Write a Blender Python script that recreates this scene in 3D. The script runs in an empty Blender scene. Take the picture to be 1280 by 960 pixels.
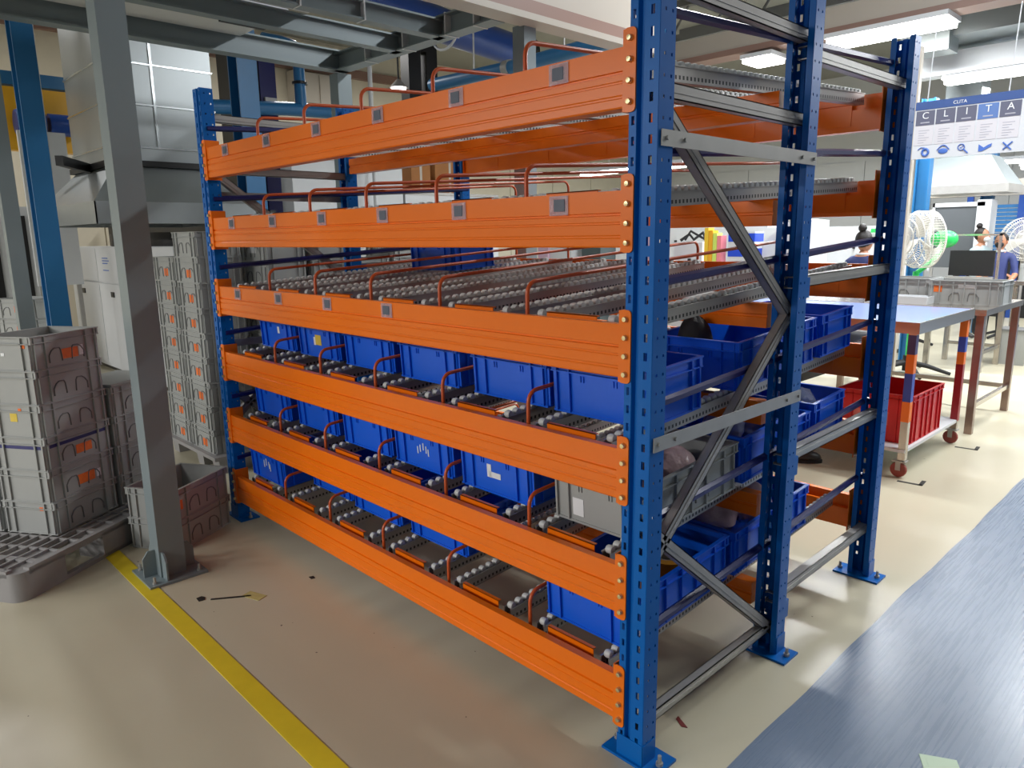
import bpy, math, random
from mathutils import Vector, Matrix, Euler
random.seed(7)
S = bpy.context.scene
COL = S.collection
PI = math.pi

# ------------------------------------------------------------------ camera
cam_d = bpy.data.cameras.new('camera'); cam = bpy.data.objects.new('camera', cam_d); COL.objects.link(cam)
S.camera = cam
cam_d.sensor_width = 36; cam_d.lens = 36 * 909.0 / 1280
cam_d.clip_start = .05; cam_d.clip_end = 100
def cam_matrix():
    yaw, pit, rol = math.radians(46.21), math.radians(11.42), math.radians(-.78)
    f = Vector((-math.sin(yaw)*math.cos(pit), math.cos(yaw)*math.cos(pit), -math.sin(pit)))
    r = Vector((math.cos(yaw), math.sin(yaw), 0)); u = r.cross(f)
    r2 = r*math.cos(rol) + u*math.sin(rol); u2 = -r*math.sin(rol) + u*math.cos(rol)
    m = Matrix((r2, u2, -f)).transposed().to_4x4(); m.translation = (1.1025, -1.5665, 1.5443)
    return m
cam.matrix_world = cam_matrix()

# ------------------------------------------------------------------ light, exposure
W = bpy.data.worlds.new('hall_light'); S.world = W; W.use_nodes = True
W.node_tree.nodes['Background'].inputs[0].default_value = (.92, .96, 1, 1)
W.node_tree.nodes['Background'].inputs[1].default_value = .15
S.view_settings.view_transform = 'Standard'; S.view_settings.look = 'None'
S.view_settings.exposure = 0.0; S.view_settings.gamma = 1; S.view_settings.use_curve_mapping = False
def area(name, loc, sx, sy, power, rot=(0, 0, 0), col=(1, .985, .96)):
    l = bpy.data.lights.new(name, 'AREA'); l.shape = 'RECTANGLE'; l.size = sx; l.size_y = sy; l.energy = power; l.color = col
    o = bpy.data.objects.new(name, l); COL.objects.link(o); o.location = loc; o.rotation_euler = rot
    return o
# rows along X: unseen front fill added behind the camera, tubes over the work lines
for x in (-8.0, -5.6, -3.2, -.8): area('tube_and_fill_light', (x, -7.0, 3.3), 1.4, .25, 205)
for x in (-8.0, -5.0, -2.0): area('tube_and_fill_light', (x, -10.5, 3.3), 1.4, .25, 315)
for x in (-2.16, .3, 2.2): area('tube_and_fill_light', (x, 7.33, 3.60), 1.3, .3, 140, col=(.95, .98, 1))
for x in (-1.9, .4, 2.6): area('tube_and_fill_light', (x, 4.0, 4.7), 1.4, .25, 125, col=(.95, .98, 1))
for x in (-4.2, -2.0, .4, 2.4): area('tube_and_fill_light', (x, 9.6, 3.3), 1.4, .2, 80, col=(.95, .98, 1))
for x in (-8.0, -5.2, -2.4, .4): area('tube_and_fill_light', (x, 12.4, 3.6), 1.4, .2, 80, col=(.95, .98, 1))
for x, y in ((-9.4, 7.4), (-9.4, 4.2), (-9.6, -.6)): area('tube_and_fill_light', (x, y, 4.6), 1.4, .2, 60)  # unseen lamps added to light the left background

# ------------------------------------------------------------------ helpers
class B:
    def __init__(s): s.v = []; s.f = []; s.M = None
    def _add(s, vs, fs):
        n = len(s.v)
        s.v += [tuple(s.M @ Vector(p)) if s.M else tuple(p) for p in vs]
        s.f += [tuple(i+n for i in f) for f in fs]
        return s
    def box(s, x0, y0, z0, x1, y1, z1):
        return s._add([(x0,y0,z0),(x1,y0,z0),(x1,y1,z0),(x0,y1,z0),(x0,y0,z1),(x1,y0,z1),(x1,y1,z1),(x0,y1,z1)],
                      [(0,3,2,1),(4,5,6,7),(0,1,5,4),(1,2,6,5),(2,3,7,6),(3,0,4,7)])
    def frus(s, x0, y0, z0, x1, y1, z1, dx, dy):   # box whose top is grown by dx, dy each side
        return s._add([(x0,y0,z0),(x1,y0,z0),(x1,y1,z0),(x0,y1,z0),(x0-dx,y0-dy,z1),(x1+dx,y0-dy,z1),(x1+dx,y1+dy,z1),(x0-dx,y1+dy,z1)],
                      [(0,3,2,1),(4,5,6,7),(0,1,5,4),(1,2,6,5),(2,3,7,6),(3,0,4,7)])
    def tube(s, pts, r, n=8, cap=True, rx=None):
        pts = [Vector(p) for p in pts]; vs = []; fs = []; prev = None
        for i, p in enumerate(pts):
            if i == 0: t = pts[1]-p
            elif i == len(pts)-1: t = p-pts[i-1]
            else: t = (pts[i+1]-p).normalized() + (p-pts[i-1]).normalized()
            t.normalize()
            if prev is None:
                a = Vector((0,0,1)) if abs(t.z) < .9 else Vector((1,0,0))
                prev = t.cross(a).normalized()
            u = (prev - t*prev.dot(t)).normalized(); prev = u; w = t.cross(u)
            rr = r[i] if isinstance(r, (list, tuple)) else r
            for k in range(n):
                a = 2*PI*(k+.5)/n
                vs.append(p + u*math.cos(a)*rr + w*math.sin(a)*rr)
        for i in range(len(pts)-1):
            for k in range(n):
                fs.append((i*n+k, i*n+(k+1)%n, (i+1)*n+(k+1)%n, (i+1)*n+k))
        if cap: fs += [tuple(range(n-1,-1,-1)), tuple(range((len(pts)-1)*n, len(pts)*n))]
        return s._add(vs, fs)
    def prism(s, poly, axis, a, b):    # poly in the two other axes (order y,z for x; x,z for y; x,y for z)
        n = len(poly)
        def P(q, t): return {'x': (t, q[0], q[1]), 'y': (q[0], t, q[1]), 'z': (q[0], q[1], t)}[axis]
        return s._add([P(q, a) for q in poly] + [P(q, b) for q in poly],
                      [(i, (i+1)%n, n+(i+1)%n, n+i) for i in range(n)] + [tuple(range(n-1,-1,-1)), tuple(range(n, 2*n))])
    def lathe(s, prof, n=16, axis='z', c=(0,0,0)):
        vs = []; fs = []
        for (r, h) in prof:
            for k in range(n):
                a = 2*PI*k/n; x, y = r*math.cos(a), r*math.sin(a)
                q = {'z': (x,y,h), 'x': (h,x,y), 'y': (y,h,x)}[axis]
                vs.append((q[0]+c[0], q[1]+c[1], q[2]+c[2]))
        for i in range(len(prof)-1):
            for k in range(n): fs.append((i*n+k, i*n+(k+1)%n, (i+1)*n+(k+1)%n, (i+1)*n+k))
        if prof[0][0] > 1e-4: fs.append(tuple(range(n-1,-1,-1)))
        if prof[-1][0] > 1e-4: fs.append(tuple(range((len(prof)-1)*n, len(prof)*n)))
        return s._add(vs, fs)
    def blob(s, c, rx, ry, rz, n=12, m=8, jit=0, seed=0):
        R = random.Random(seed); vs = []; fs = []
        for i in range(m+1):
            th = PI*i/m
            for k in range(n):
                a = 2*PI*k/n; j = 1 + jit*(R.random()-.5)*(1 if 0 < i < m else 0)
                vs.append((c[0]+rx*j*math.sin(th)*math.cos(a), c[1]+ry*j*math.sin(th)*math.sin(a), c[2]-rz*j*math.cos(th)))
        for i in range(m):
            for k in range(n): fs.append((i*n+k, i*n+(k+1)%n, (i+1)*n+(k+1)%n, (i+1)*n+k))
        return s._add(vs, fs)
    def mesh(s, name, mat, smooth=35):
        me = bpy.data.meshes.new(name); me.from_pydata(s.v, [], s.f); me.materials.append(mat)
        if smooth:
            me.polygons.foreach_set('use_smooth', [True]*len(me.polygons)); me.set_sharp_from_angle(angle=math.radians(smooth))
        me.validate(); me.update()
        return me
def link(name, me, parent=None, loc=(0,0,0), rot=(0,0,0)):
    o = bpy.data.objects.new(name, me); COL.objects.link(o); o.location = loc; o.rotation_euler = rot
    if parent: o.parent = parent
    return o
def obj(name, b, mat, parent=None, loc=(0,0,0), rot=(0,0,0), smooth=35):
    return link(name, b.mesh(name, mat, smooth), parent, loc, rot)
def tag(o, label, cat, group=None):
    o['label'] = label; o['category'] = cat
    if group: o['group'] = group
    return o
def thing(name, label, cat, loc=(0,0,0), rot=(0,0,0), group=None):
    o = bpy.data.objects.new(name, None); COL.objects.link(o); o.location = loc; o.rotation_euler = rot; o.empty_display_size = .1
    return tag(o, label, cat, group)
def struct(name, b, mat, parent=None, smooth=0):
    o = obj(name, b, mat, parent, smooth=smooth); o['kind'] = 'structure'; return o
def text(name, s, size, mat, parent, loc, rot, depth=.002):
    c = bpy.data.curves.new(name, 'FONT'); c.body = s; c.size = size; c.extrude = depth; c.align_x = 'CENTER'; c.align_y = 'CENTER'
    t = bpy.data.objects.new(name, c); COL.objects.link(t)
    dg = bpy.context.evaluated_depsgraph_get(); me = bpy.data.meshes.new_from_object(t.evaluated_get(dg)); me.name = name
    bpy.data.objects.remove(t); me.materials.clear(); me.materials.append(mat)
    return link(name, me, parent, loc, rot)

# ------------------------------------------------------------------ materials
def lin(c): return tuple(((x/255)/12.92 if x/255 <= .04045 else ((x/255+.055)/1.055)**2.4) for x in c)
MATS = {}
def mat(name, rgb, rough=.5, metal=0, var=0, scale=8, bump=0, bscale=60, emit=0, alpha=1, spec=None, coat=0):
    m = bpy.data.materials.new(name); m.use_nodes = True; nt = m.node_tree; p = nt.nodes['Principled BSDF']
    c = lin(rgb)
    p.inputs['Base Color'].default_value = (*c, 1); p.inputs['Roughness'].default_value = rough; p.inputs['Metallic'].default_value = metal
    if spec is not None: p.inputs['Specular IOR Level'].default_value = spec
    if coat: p.inputs['Coat Weight'].default_value = coat; p.inputs['Coat Roughness'].default_value = .12
    if alpha < 1: p.inputs['Alpha'].default_value = alpha
    if emit: p.inputs['Emission Color'].default_value = (*c, 1); p.inputs['Emission Strength'].default_value = emit
    if var or bump:
        tc = nt.nodes.new('ShaderNodeTexCoord'); no = nt.nodes.new('ShaderNodeTexNoise'); no.inputs['Scale'].default_value = scale; no.inputs['Detail'].default_value = 5
        nt.links.new(tc.outputs['Object'], no.inputs['Vector'])
        if var:
            mx = nt.nodes.new('ShaderNodeMix'); mx.data_type = 'RGBA'
            mx.inputs[6].default_value = (*[x*(1-var) for x in c], 1); mx.inputs[7].default_value = (*[min(1, x*(1+var)) for x in c], 1)
            nt.links.new(no.outputs[0], mx.inputs[0]); nt.links.new(mx.outputs[2], p.inputs['Base Color'])
        if bump:
            n2 = nt.nodes.new('ShaderNodeTexNoise'); n2.inputs['Scale'].default_value = bscale
            nt.links.new(tc.outputs['Object'], n2.inputs['Vector'])
            bp = nt.nodes.new('ShaderNodeBump'); bp.inputs['Strength'].default_value = bump; bp.inputs['Distance'].default_value = .01
            nt.links.new(n2.outputs[0], bp.inputs['Height']); nt.links.new(bp.outputs[0], p.inputs['Normal'])
    MATS[name] = m
    return m
def floor_mat(name, rgb, rough, seam=None, scratch=False):
    m = mat(name, rgb, rough, var=.03 if scratch else .07, scale=1.3); nt = m.node_tree; p = nt.nodes['Principled BSDF']
    tc = nt.nodes.new('ShaderNodeTexCoord')
    n2 = nt.nodes.new('ShaderNodeTexNoise'); n2.inputs['Scale'].default_value = 5; n2.inputs['Detail'].default_value = 8
    nt.links.new(tc.outputs['Object'], n2.inputs['Vector'])
    rp = nt.nodes.new('ShaderNodeMapRange'); rp.inputs[3].default_value = rough-(.02 if scratch else .05); rp.inputs[4].default_value = rough+(.03 if scratch else .08)
    nt.links.new(n2.outputs[0], rp.inputs[0]); nt.links.new(rp.outputs[0], p.inputs['Roughness'])
    if scratch:
        mp = nt.nodes.new('ShaderNodeMapping'); mp.inputs['Scale'].default_value = (60, 1.6, 1)
        n3 = nt.nodes.new('ShaderNodeTexNoise'); n3.inputs['Scale'].default_value = 2; n3.inputs['Detail'].default_value = 6
        nt.links.new(tc.outputs['Object'], mp.inputs[0]); nt.links.new(mp.outputs[0], n3.inputs['Vector'])
        nt.links.new(n3.outputs[0], rp.inputs[0])
    else:
        vor = nt.nodes.new('ShaderNodeTexNoise'); vor.inputs['Scale'].default_value = 26; vor.inputs['Detail'].default_value = 2
        nt.links.new(tc.outputs['Object'], vor.inputs['Vector'])
        gt = nt.nodes.new('ShaderNodeMath'); gt.operation = 'GREATER_THAN'; gt.inputs[1].default_value = .77
        nt.links.new(vor.outputs[0], gt.inputs[0])
        old = p.inputs['Base Color'].links[0].from_socket
        mx = nt.nodes.new('ShaderNodeMix'); mx.data_type = 'RGBA'; mx.inputs[7].default_value = (*lin((70, 62, 52)), 1)
        nt.links.new(gt.outputs[0], mx.inputs[0]); nt.links.new(old, mx.inputs[6]); nt.links.new(mx.outputs[2], p.inputs['Base Color'])
    return m
def punched(name, rgb, pitch=.02, rough=.4, metal=.8):   # galvanised strip with a row of punched marks along local Y
    m = mat(name, rgb, rough, metal, var=.08, scale=20); nt = m.node_tree; p = nt.nodes['Principled BSDF']
    tc = nt.nodes.new('ShaderNodeTexCoord'); sp = nt.nodes.new('ShaderNodeSeparateXYZ'); nt.links.new(tc.outputs['Object'], sp.inputs[0])
    def math_(op, a, b=None):
        n = nt.nodes.new('ShaderNodeMath'); n.operation = op
        if hasattr(a, 'node'): nt.links.new(a, n.inputs[0])
        else: n.inputs[0].default_value = a
        if b is not None:
            if hasattr(b, 'node'): nt.links.new(b, n.inputs[1])
            else: n.inputs[1].default_value = b
        return n.outputs[0]
    fr = math_('FRACT', math_('DIVIDE', sp.outputs[1], pitch))
    a = math_('LESS_THAN', math_('ABSOLUTE', math_('SUBTRACT', fr, .5)), .24)
    b = math_('LESS_THAN', math_('ABSOLUTE', math_('SUBTRACT', sp.outputs[2], .0135)), .0055)
    k = math_('MULTIPLY', a, b)
    old = p.inputs['Base Color'].links[0].from_socket
    mx = nt.nodes.new('ShaderNodeMix'); mx.data_type = 'RGBA'; mx.inputs[7].default_value = (.01, .01, .012, 1)
    nt.links.new(k, mx.inputs[0]); nt.links.new(old, mx.inputs[6]); nt.links.new(mx.outputs[2], p.inputs['Base Color'])
    inv = math_('MULTIPLY', math_('SUBTRACT', 1.0, k), metal); nt.links.new(inv, p.inputs['Metallic'])
    return m
ORANGE = mat('orange_powder_coat', (236, 114, 10), .30, var=.05, scale=3, spec=.35)
ROD = mat('orange_rod_paint', (196, 84, 34), .35)
BLUE = mat('blue_powder_coat', (3, 96, 176), .34, var=.08, scale=6, spec=.2)
NAVY = mat('navy_tube_paint', (24, 26, 92), .3)
STEEL = mat('galvanised_brace', (168, 166, 162), .42, .45, var=.14, scale=12)
DSTEEL = mat('dark_steel_brace', (158, 154, 150), .38, .3, var=.12, scale=10)
ZINC = mat('zinc_bolt', (214, 198, 150), .32, .85)
TRACK = punched('roller_track_steel', (172, 168, 164))
WHEEL = mat('roller_wheel_plastic', (196, 198, 196), .4)
SLEEVE = mat('clear_plastic_sleeve', (190, 182, 196), .12, alpha=.35, bump=.5, bscale=60)
CARD = mat('grey_card', (84, 90, 104), .5)
BINB = mat('blue_bin_plastic', (8, 92, 218), .36, var=.06, scale=5)
BINB2 = mat('blue_bin_plastic_ribs', (8, 60, 180), .36)
GREY = mat('grey_crate_plastic', (158, 160, 158), .45, var=.06, scale=5)
GREYD = mat('grey_crate_arch', (112, 113, 113), .5)
RED = mat('red_crate_plastic', (196, 22, 28), .36, var=.05)
OLABEL = mat('orange_label', (240, 112, 36), .5, var=.25, scale=60)
WLABEL = mat('white_label', (226, 228, 230), .5)
YLABEL = mat('yellow_label', (214, 186, 70), .5, var=.1, scale=60)
NTAPE = mat('navy_tape', (38, 40, 104), .4)
POST = mat('painted_grey_steel', (122, 134, 138), .42, .1, var=.04, scale=4)
POSTL = mat('light_grey_steel', (150, 160, 164), .4, .1)
WHITE = mat('white_panel', (208, 211, 214), .4, var=.02)
CREAM = mat('cream_panel', (214, 206, 186), .6, var=.04)
CREAM2 = mat('cream_trunking', (182, 174, 162), .45)
PINK = mat('brown_flange', (142, 112, 100), .45)
DUCT = mat('galvanised_duct', (166, 172, 174), .34, .55, var=.14, scale=2.2, bump=.04, bscale=5)
DUCTD = mat('duct_dull', (150, 158, 160), .4, .6, var=.08, scale=3)
SEAM = mat('duct_seam', (206, 212, 214), .25, .9)
BLACK = mat('black_paint', (22, 22, 24), .45)
BLACKR = mat('black_rubber', (26, 26, 28), .7)
LBLUE = mat('light_blue_paint', (38, 108, 160), .4, var=.05, scale=4)
PIPEB = mat('blue_pipe', (28, 66, 140), .3)
YELLOW = mat('yellow_paint', (236, 176, 30), .4)
LINEY = mat('yellow_floor_tape', (212, 188, 32), .55, var=.12, scale=14)
INOX = mat('stainless_steel', (190, 184, 176), .22, .9, var=.06)
INOXW = mat('stainless_leg', (150, 130, 120), .25, .75, var=.15, scale=5)
TOPB = mat('pale_blue_table_sheet', (150, 172, 220), .16)
FANW = mat('white_fan_guard', (214, 210, 202), .4)
GREEN = mat('green_fan_paint', (46, 190, 92), .35)
SKIN = mat('skin', (176, 122, 92), .5)
HAIR = mat('dark_hair', (28, 22, 20), .55)
SHIRTN = mat('navy_shirt', (48, 58, 108), .7)
SHIRTG = mat('pale_grey_shirt', (168, 186, 190), .7)
TROUS = mat('black_trousers', (24, 24, 28), .7)
SHOEM = mat('black_shoe_leather', (40, 40, 42), .45)
LAMP = mat('lamp_diffuser', (255, 252, 246), .4, emit=9)
BAGP = mat('pinkish_plastic_bag', (206, 178, 180), .22, var=.2, scale=14, bump=.8, bscale=26)
BAGC = mat('clear_plastic_bag', (176, 186, 214), .15, alpha=.6, bump=.8, bscale=30)
TAPEY = mat('amber_tape', (196, 136, 44), .35)
BROWN = mat('brown_carton', (160, 104, 52), .7, var=.1)
HEADB = mat('poster_header_blue', (58, 84, 138), .5)
TILED = mat('poster_tile_grey', (96, 98, 116), .5)
TILEB = mat('poster_tile_blue', (92, 122, 176), .5)
PANEL = mat('poster_column_grey', (206, 204, 208), .5)
ICON = mat('poster_icon_blue', (74, 112, 190), .5)
TXT = mat('poster_fine_print', (172, 172, 182), .5)
DARK = mat('dark_text', (40, 40, 48), .5)
LOUV = mat('blue_louver', (30, 96, 150), .5)
FLOOR = floor_mat('beige_epoxy', (188, 181, 158), .30)
PATH = floor_mat('blue_grey_epoxy', (108, 122, 142), .27, scratch=True)
CEIL = mat('ceiling_sheet', (150, 150, 142), .7, var=.05)
DCEIL = mat('dark_ceiling_panel', (92, 100, 104), .55, var=.05)
PALLET = mat('grey_pallet_plastic', (146, 144, 144), .5, var=.05)
PINKB = mat('pinkish_board', (192, 164, 184), .5)
SCUFF = mat('black_floor_mark', (26, 22, 18), .7)
PALEY = mat('worn_yellow_tape', (178, 166, 106), .6, var=.2, scale=30)

# ------------------------------------------------------------------ room
X0, X1, Y0, Y1 = -12, 9, -7, 17
struct('floor', B().box(X0, Y0, -.1, X1, Y1, 0), FLOOR)
b = B()
R = random.Random(3)
edge = [(.172 + .004*math.sin(3.1*y) + .003*math.sin(9.7*y+1), y) for y in [Y0 + .1*i for i in range(int((Y1-Y0)/.1)+1)]]
b._add([(x, y, .0025) for x, y in edge] + [(3.4, y, .0025) for x, y in edge], [(i, len(edge)+i, len(edge)+i+1, i+1) for i in range(len(edge)-1)])
o = struct('trim_1', b, PATH)
struct('trim_2', B().box(-7.5, -.69, 0, 3.0, -.615, .003), LINEY)
struct('ceiling', B().box(X0, -1.5, 5.2, X1, Y1, 5.3), CEIL)
wl = struct('wall_left', B().box(X0-.1, Y0, 0, X0, Y1, 5.2), CREAM)
wb = struct('wall_back', B().box(X0, Y1, 0, X1, Y1+.1, 5.2), WHITE)
for i in range(16):
    obj('wall_panel', B().box(X0, Y0+1.5*i+.01, .1, X0+.03, Y0+1.5*i+1.49, 5.15), CREAM, wl)
for i in range(14):
    obj('wall_panel', B().box(X0+1.5*i+.01, Y1-.03, .1, X0+1.5*i+1.49, Y1, 3.2), WHITE, wb)
for i, z in enumerate((4.62,)):
    struct('trim_%d' % (3+i), B().box(X0+.03, -3, z, X0+.12, 14, z+.16), MATS['brown_flange'])

# ------------------------------------------------------------------ flow rack
rack = thing('flow_rack', 'large orange and blue carton flow rack with six sloping levels of rollers and bins', 'rack')
LEV = {1: 1.95, 2: 1.6, 3: 1.25, 4: .9, 5: .55, 6: .2}
SL = .062
XR = -.108; XL = -2.755
LANE = [-.328 - .44*k for k in range(6)]
# uprights ---------------------------------------------------------
def upright_mesh(H=2.3):
    # outline of the omega section (x, y), then which stretches carry slots (w, h, phase)
    prof = [(-.068,.064),(-.088,.064),(-.088,.055),(-.088,.048),(-.088,.024),(-.088,.017),(-.088,0),(-.0805,0),(-.0715,0),(-.065,0),(-.061,.012),(-.048,.012),(-.044,0),
            (-.0265,0),(-.0155,0),(0,0),(0,.017),(0,.024),(0,.046),(0,.053),(0,.064),(-.020,.064)]
    slot_i = {7: .022, 13: .022}; small_i = {2: (.008, .0), 4: (.008, .025), 16: (.008, .0), 18: (.008, .025)}
    b = B(); n = 46
    for i in range(len(prof)-1):
        (x0, y0), (x1, y1) = prof[i], prof[i+1]
        h, ph = (slot_i[i], .0) if i in slot_i else small_i.get(i, (0, 0))
        if h == 0:
            b._add([(x0,y0,0),(x1,y1,0),(x1,y1,H),(x0,y0,H)], [(0,1,2,3)])
        else:
            z = 0
            for k in range(n):
                zc = .05*k + .025 + (ph - .025 if ph else 0)
                if zc - h/2 < z: continue
                b._add([(x0,y0,z),(x1,y1,z),(x1,y1,zc-h/2),(x0,y0,zc-h/2)], [(0,1,2,3)])
                z = zc + h/2
            b._add([(x0,y0,z),(x1,y1,z),(x1,y1,H),(x0,y0,H)], [(0,1,2,3)])
    return b.mesh('upright', BLUE, 0)
UP = upright_mesh()
plate = B().box(-.142, -.012, 0, .054, .098, .008)
plate.box(-.092, -.003, .008, .003, 0, .075).box(.001, -.003, .008, .004, .06, .075)
PLATE = plate.mesh('base_plate', BLUE, 0)
anch = B().lathe([(.011,.008),(.011,.018),(.006,.018),(.006,.04),(0,.04)], 8)
ANCH = anch.mesh('anchor_bolt', STEEL)
def upright(x, y, flip_y=False, flip_x=False):
    o = link('upright', UP, rack, (x, y, .004))
    o.scale = (-1 if flip_x else 1, -1 if flip_y else 1, 1)
    md = o.modifiers.new('sheet', 'SOLIDIFY'); md.thickness = .0025; md.offset = 0
    link('base_plate', PLATE, o, (0, 0, -.004))
    for ax, ay in ((-.128, .05), (.034, .04)): link('anchor_bolt', ANCH, o, (ax, ay, -.004))
    return o
for fx, x in ((False, 0), (True, -2.863)):
    upright(x, 0, False, fx); upright(x, .89, True, fx); upright(x, 1.775, True, fx)
# frame braces -------------------------------------------------------
def cbar(p, q, w, t, m=STEEL, name='brace', up=(1,0,0)):
    """open C section from p to q, width w across, depth t along x"""
    p, q = Vector(p), Vector(q); d = (q-p); L = d.length; d.normalize(); u = Vector(up); n = d.cross(u).normalized()
    Mx = Matrix((u, d, n)).transposed().to_4x4(); Mx.translation = p
    b = B(); b.M = Mx; e = .003
    b.box(t/2-e, 0, -w/2, t/2, L, w/2).box(-t/2, 0, -w/2, t/2, L, -w/2+e).box(-t/2, 0, w/2-e, t/2, L, w/2)
    b.box(-t/2, 0, -w/2, -t/2+e, L, -w/2+.008).box(-t/2, 0, w/2-.008, -t/2+e, L, w/2).box(t/2-.001, 0, -.004, t/2+.002, L, .004)
    return obj(name, b, m, rack)
for xs, xo in ((-.05, 1), (-2.813, -1)):
    cbar((xs,.04,1.90), (xs,.86,1.275), .04, .03, DSTEEL)
    cbar((xs,.86,1.27), (xs,.04,.575), .04, .03, DSTEEL)
    cbar((xs,.04,.735), (xs,.86,.085), .04, .03, DSTEEL)
    cbar((xs,.03,.10), (xs,.86,.10), .035, .03, STEEL)
    cbar((xs,.03,1.908), (xs,.86,1.908), .04, .03, DSTEEL)
    cbar((xs,.03,2.165), (xs,.86,2.165), .04, .03, DSTEEL)
    for z0 in (.208, .745, 1.378, 2.115): cbar((xs,.86,z0), (xs,1.75,z0+.015), .04, .035, STEEL)
    # flat tie bars on the outside and blue row-spacer brackets behind the middle upright
    for z in (1.782, .988):
        x = .003 if xo > 0 else -2.869
        b = B().box(x, .01, z-.02, x+.004, .885, z+.02)
        for y in (.03, .11, .78, .865): b.lathe([(.006,0),(.006,.006),(0,.006)], 8, 'x', (x+.004, y, z))
        obj('tie_bar', b, STEEL, rack)
    for z in (.16, .72, 1.36): obj('spacer_bracket', B().box(xs-.03, .892, z-.035, xs+.045, .925, z+.035), BLUE, rack)
# beams --------------------------------------------------------------
def front_profile(s=1, y0=0):
    pts = [(.0,.06),(.0,.004),(.005,.002),(.005,-.003),(-.001,-.005),(-.001,-.020),(.0015,-.022),(.0015,-.026),(-.001,-.028),(-.001,-.054),(.0015,-.057),(.0015,-.061),(-.001,-.064),(-.001,-.083),(.002,-.087),(.050,-.087),(.050,.0),(.026,.0),(.026,.06)]
    return [(y0 + s*p[0], p[1]) for p in pts]
FB = B().prism(front_profile(), 'x', XL, XR).mesh('beam_front', ORANGE, 20)
RB = B().prism([p for p in front_profile(-1, 0)][::-1], 'x', XL, XR).mesh('beam_rear', ORANGE, 20)
MB_ = B().prism([(0,.017),(0,-.02),(.004,-.023),(.004,-.03),(0,-.033),(0,-.068),(.05,-.068),(.05,.017)], 'x', XL, XR).mesh('beam_mid', ORANGE, 20)
def connector_mesh(side):   # front leg with rounded corners + leg along the beam end
    b = B(); r = .012; x0, x1 = (-.106, -.0665) if side > 0 else (-2.7965, -2.757)
    pl = []
    for cx, cz, a0 in ((x1-r, .1-r, 0), (x0+r, .1-r, 90), (x0+r, -.1+r, 180), (x1-r, -.1+r, 270)):
        for k in range(4):
            a = math.radians(a0 + 30*k); pl.append((cx + r*math.cos(a), cz + r*math.sin(a)))
    b.prism(pl, 'y', -.006, -.002)
    xe = XR if side > 0 else XL - .004
    b.box(xe, -.004, -.098, xe+.004, .068, .098)
    return b.mesh('end_connector', ORANGE, 30)
CON = {1: connector_mesh(1), -1: connector_mesh(-1)}
BOLT = B().lathe([(.0085,0),(.0085,.004),(.0065,.010),(0,.0105)], 8, 'y').mesh('bolt', ZINC)
STOP = B().box(-.098, .05, -.02, .098, .053, .070).box(-.098, .050, .067, .098, .064, .070).box(-.098, .026, .0, .098, .052, .003).mesh('stop_plate', ORANGE, 0)
SLV = B().box(-.036, -.0034, .002, .036, -.0028, .056).mesh('label_sleeve', SLEEVE, 0)
SLC = B().box(-.020, -.0048, .013, .020, -.0036, .046).mesh('label_card', CARD, 0)
for lv, h in LEV.items():
    fb = link('front_beam', FB, rack, (0, 0, h))
    rb = link('rear_beam', RB, rack, (0, 1.775, h+.1))
    mb = link('middle_beam', MB_, rack, (0, .83, h+.038))
    for s in (1, -1):
        link('end_connector', CON[s], fb)
        link('end_connector', CON[s], rb).scale = (1, -1, 1)
        for k in range(4):
            bx = -.083 if s > 0 else -2.783
            o = link('bolt', BOLT, fb, (bx, -.006, .075-.05*k)); o.scale = (1, -1, 1)
    for k, c in enumerate(LANE):
        link('stop_plate', STOP, fb, (c, 0, 0))
        link('stop_plate', STOP, rb, (c, 0, -.045)).scale = (1, -1, 1)
        if lv <= 2 or (lv == 3 and k >= 2):
            s = link('label_sleeve', SLV, fb, (c, 0, 0), (0, random.uniform(-.03, .03), 0))
            o = link('label_card', SLC, fb, (c + random.uniform(-.004,.004), 0, 0), (0, 0, 0))
# lane dividers: long bent rods from the front beam to the rear beam
def rod_mesh():
    p = [(0,.036,0)]; r = .04; T = .158
    for k in range(6):
        a = math.radians(90*k/5); p.append((0, .036 + r - r*math.cos(a), T - r + r*math.sin(a)))
    yb = 1.715; Tb = T + SL*1.6
    for k in range(6):
        a = math.radians(90 - 90*k/5); p.append((0, yb - r + r*math.cos(a), Tb - r + r*math.sin(a)))
    p.append((0, yb, .09))
    return B().tube(p, .0068, 10).mesh('lane_divider', ROD, 60)
RODM = rod_mesh()
for lv, h in LEV.items():
    for k in range(5): link('lane_divider', RODM, rack, (-.515-.442*k, .02, h))
# roller tracks and wheels
YT0, YT1 = .058, 1.70
NW = 44; PITCH = (YT1-YT0-.02)/NW
L = YT1 - YT0
tb = B()
tb.box(-.016,0,0,-.0135,L,.045).box(.0135,0,0,.016,L,.045).box(-.016,0,0,.016,L,.0025)
tb.box(-.020,0,.0425,-.016,L,.045).box(.016,0,.0425,.020,L,.045)
TRM = tb.mesh('roller_track', TRACK, 0)
WHM = B().lathe([(.005,-.0115),(.0115,-.011),(.0138,-.005),(.0138,.005),(.0115,.011),(.005,.0115)], 10, 'x').mesh('roller_wheel', WHEEL, 50)
wv = B()
for i in range(NW):
    wv.lathe([(.005,-.0115),(.0115,-.011),(.0138,-.005),(.0138,.005),(.0115,.011),(.005,.0115)], 10, 'x', (0, .02+PITCH*i, .048))
WALL = wv.mesh('rollers', WHEEL, 50)
def wheels_from(i0):
    w = B()
    for i in range(i0, NW):
        w.lathe([(.005,-.0115),(.0115,-.011),(.0138,-.005),(.0138,.005),(.0115,.011),(.005,.0115)], 10, 'x', (0, .02+PITCH*i, .048))
    return w.mesh('rollers', WHEEL, 50)
REST8 = wheels_from(8)
tracks = []
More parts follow.
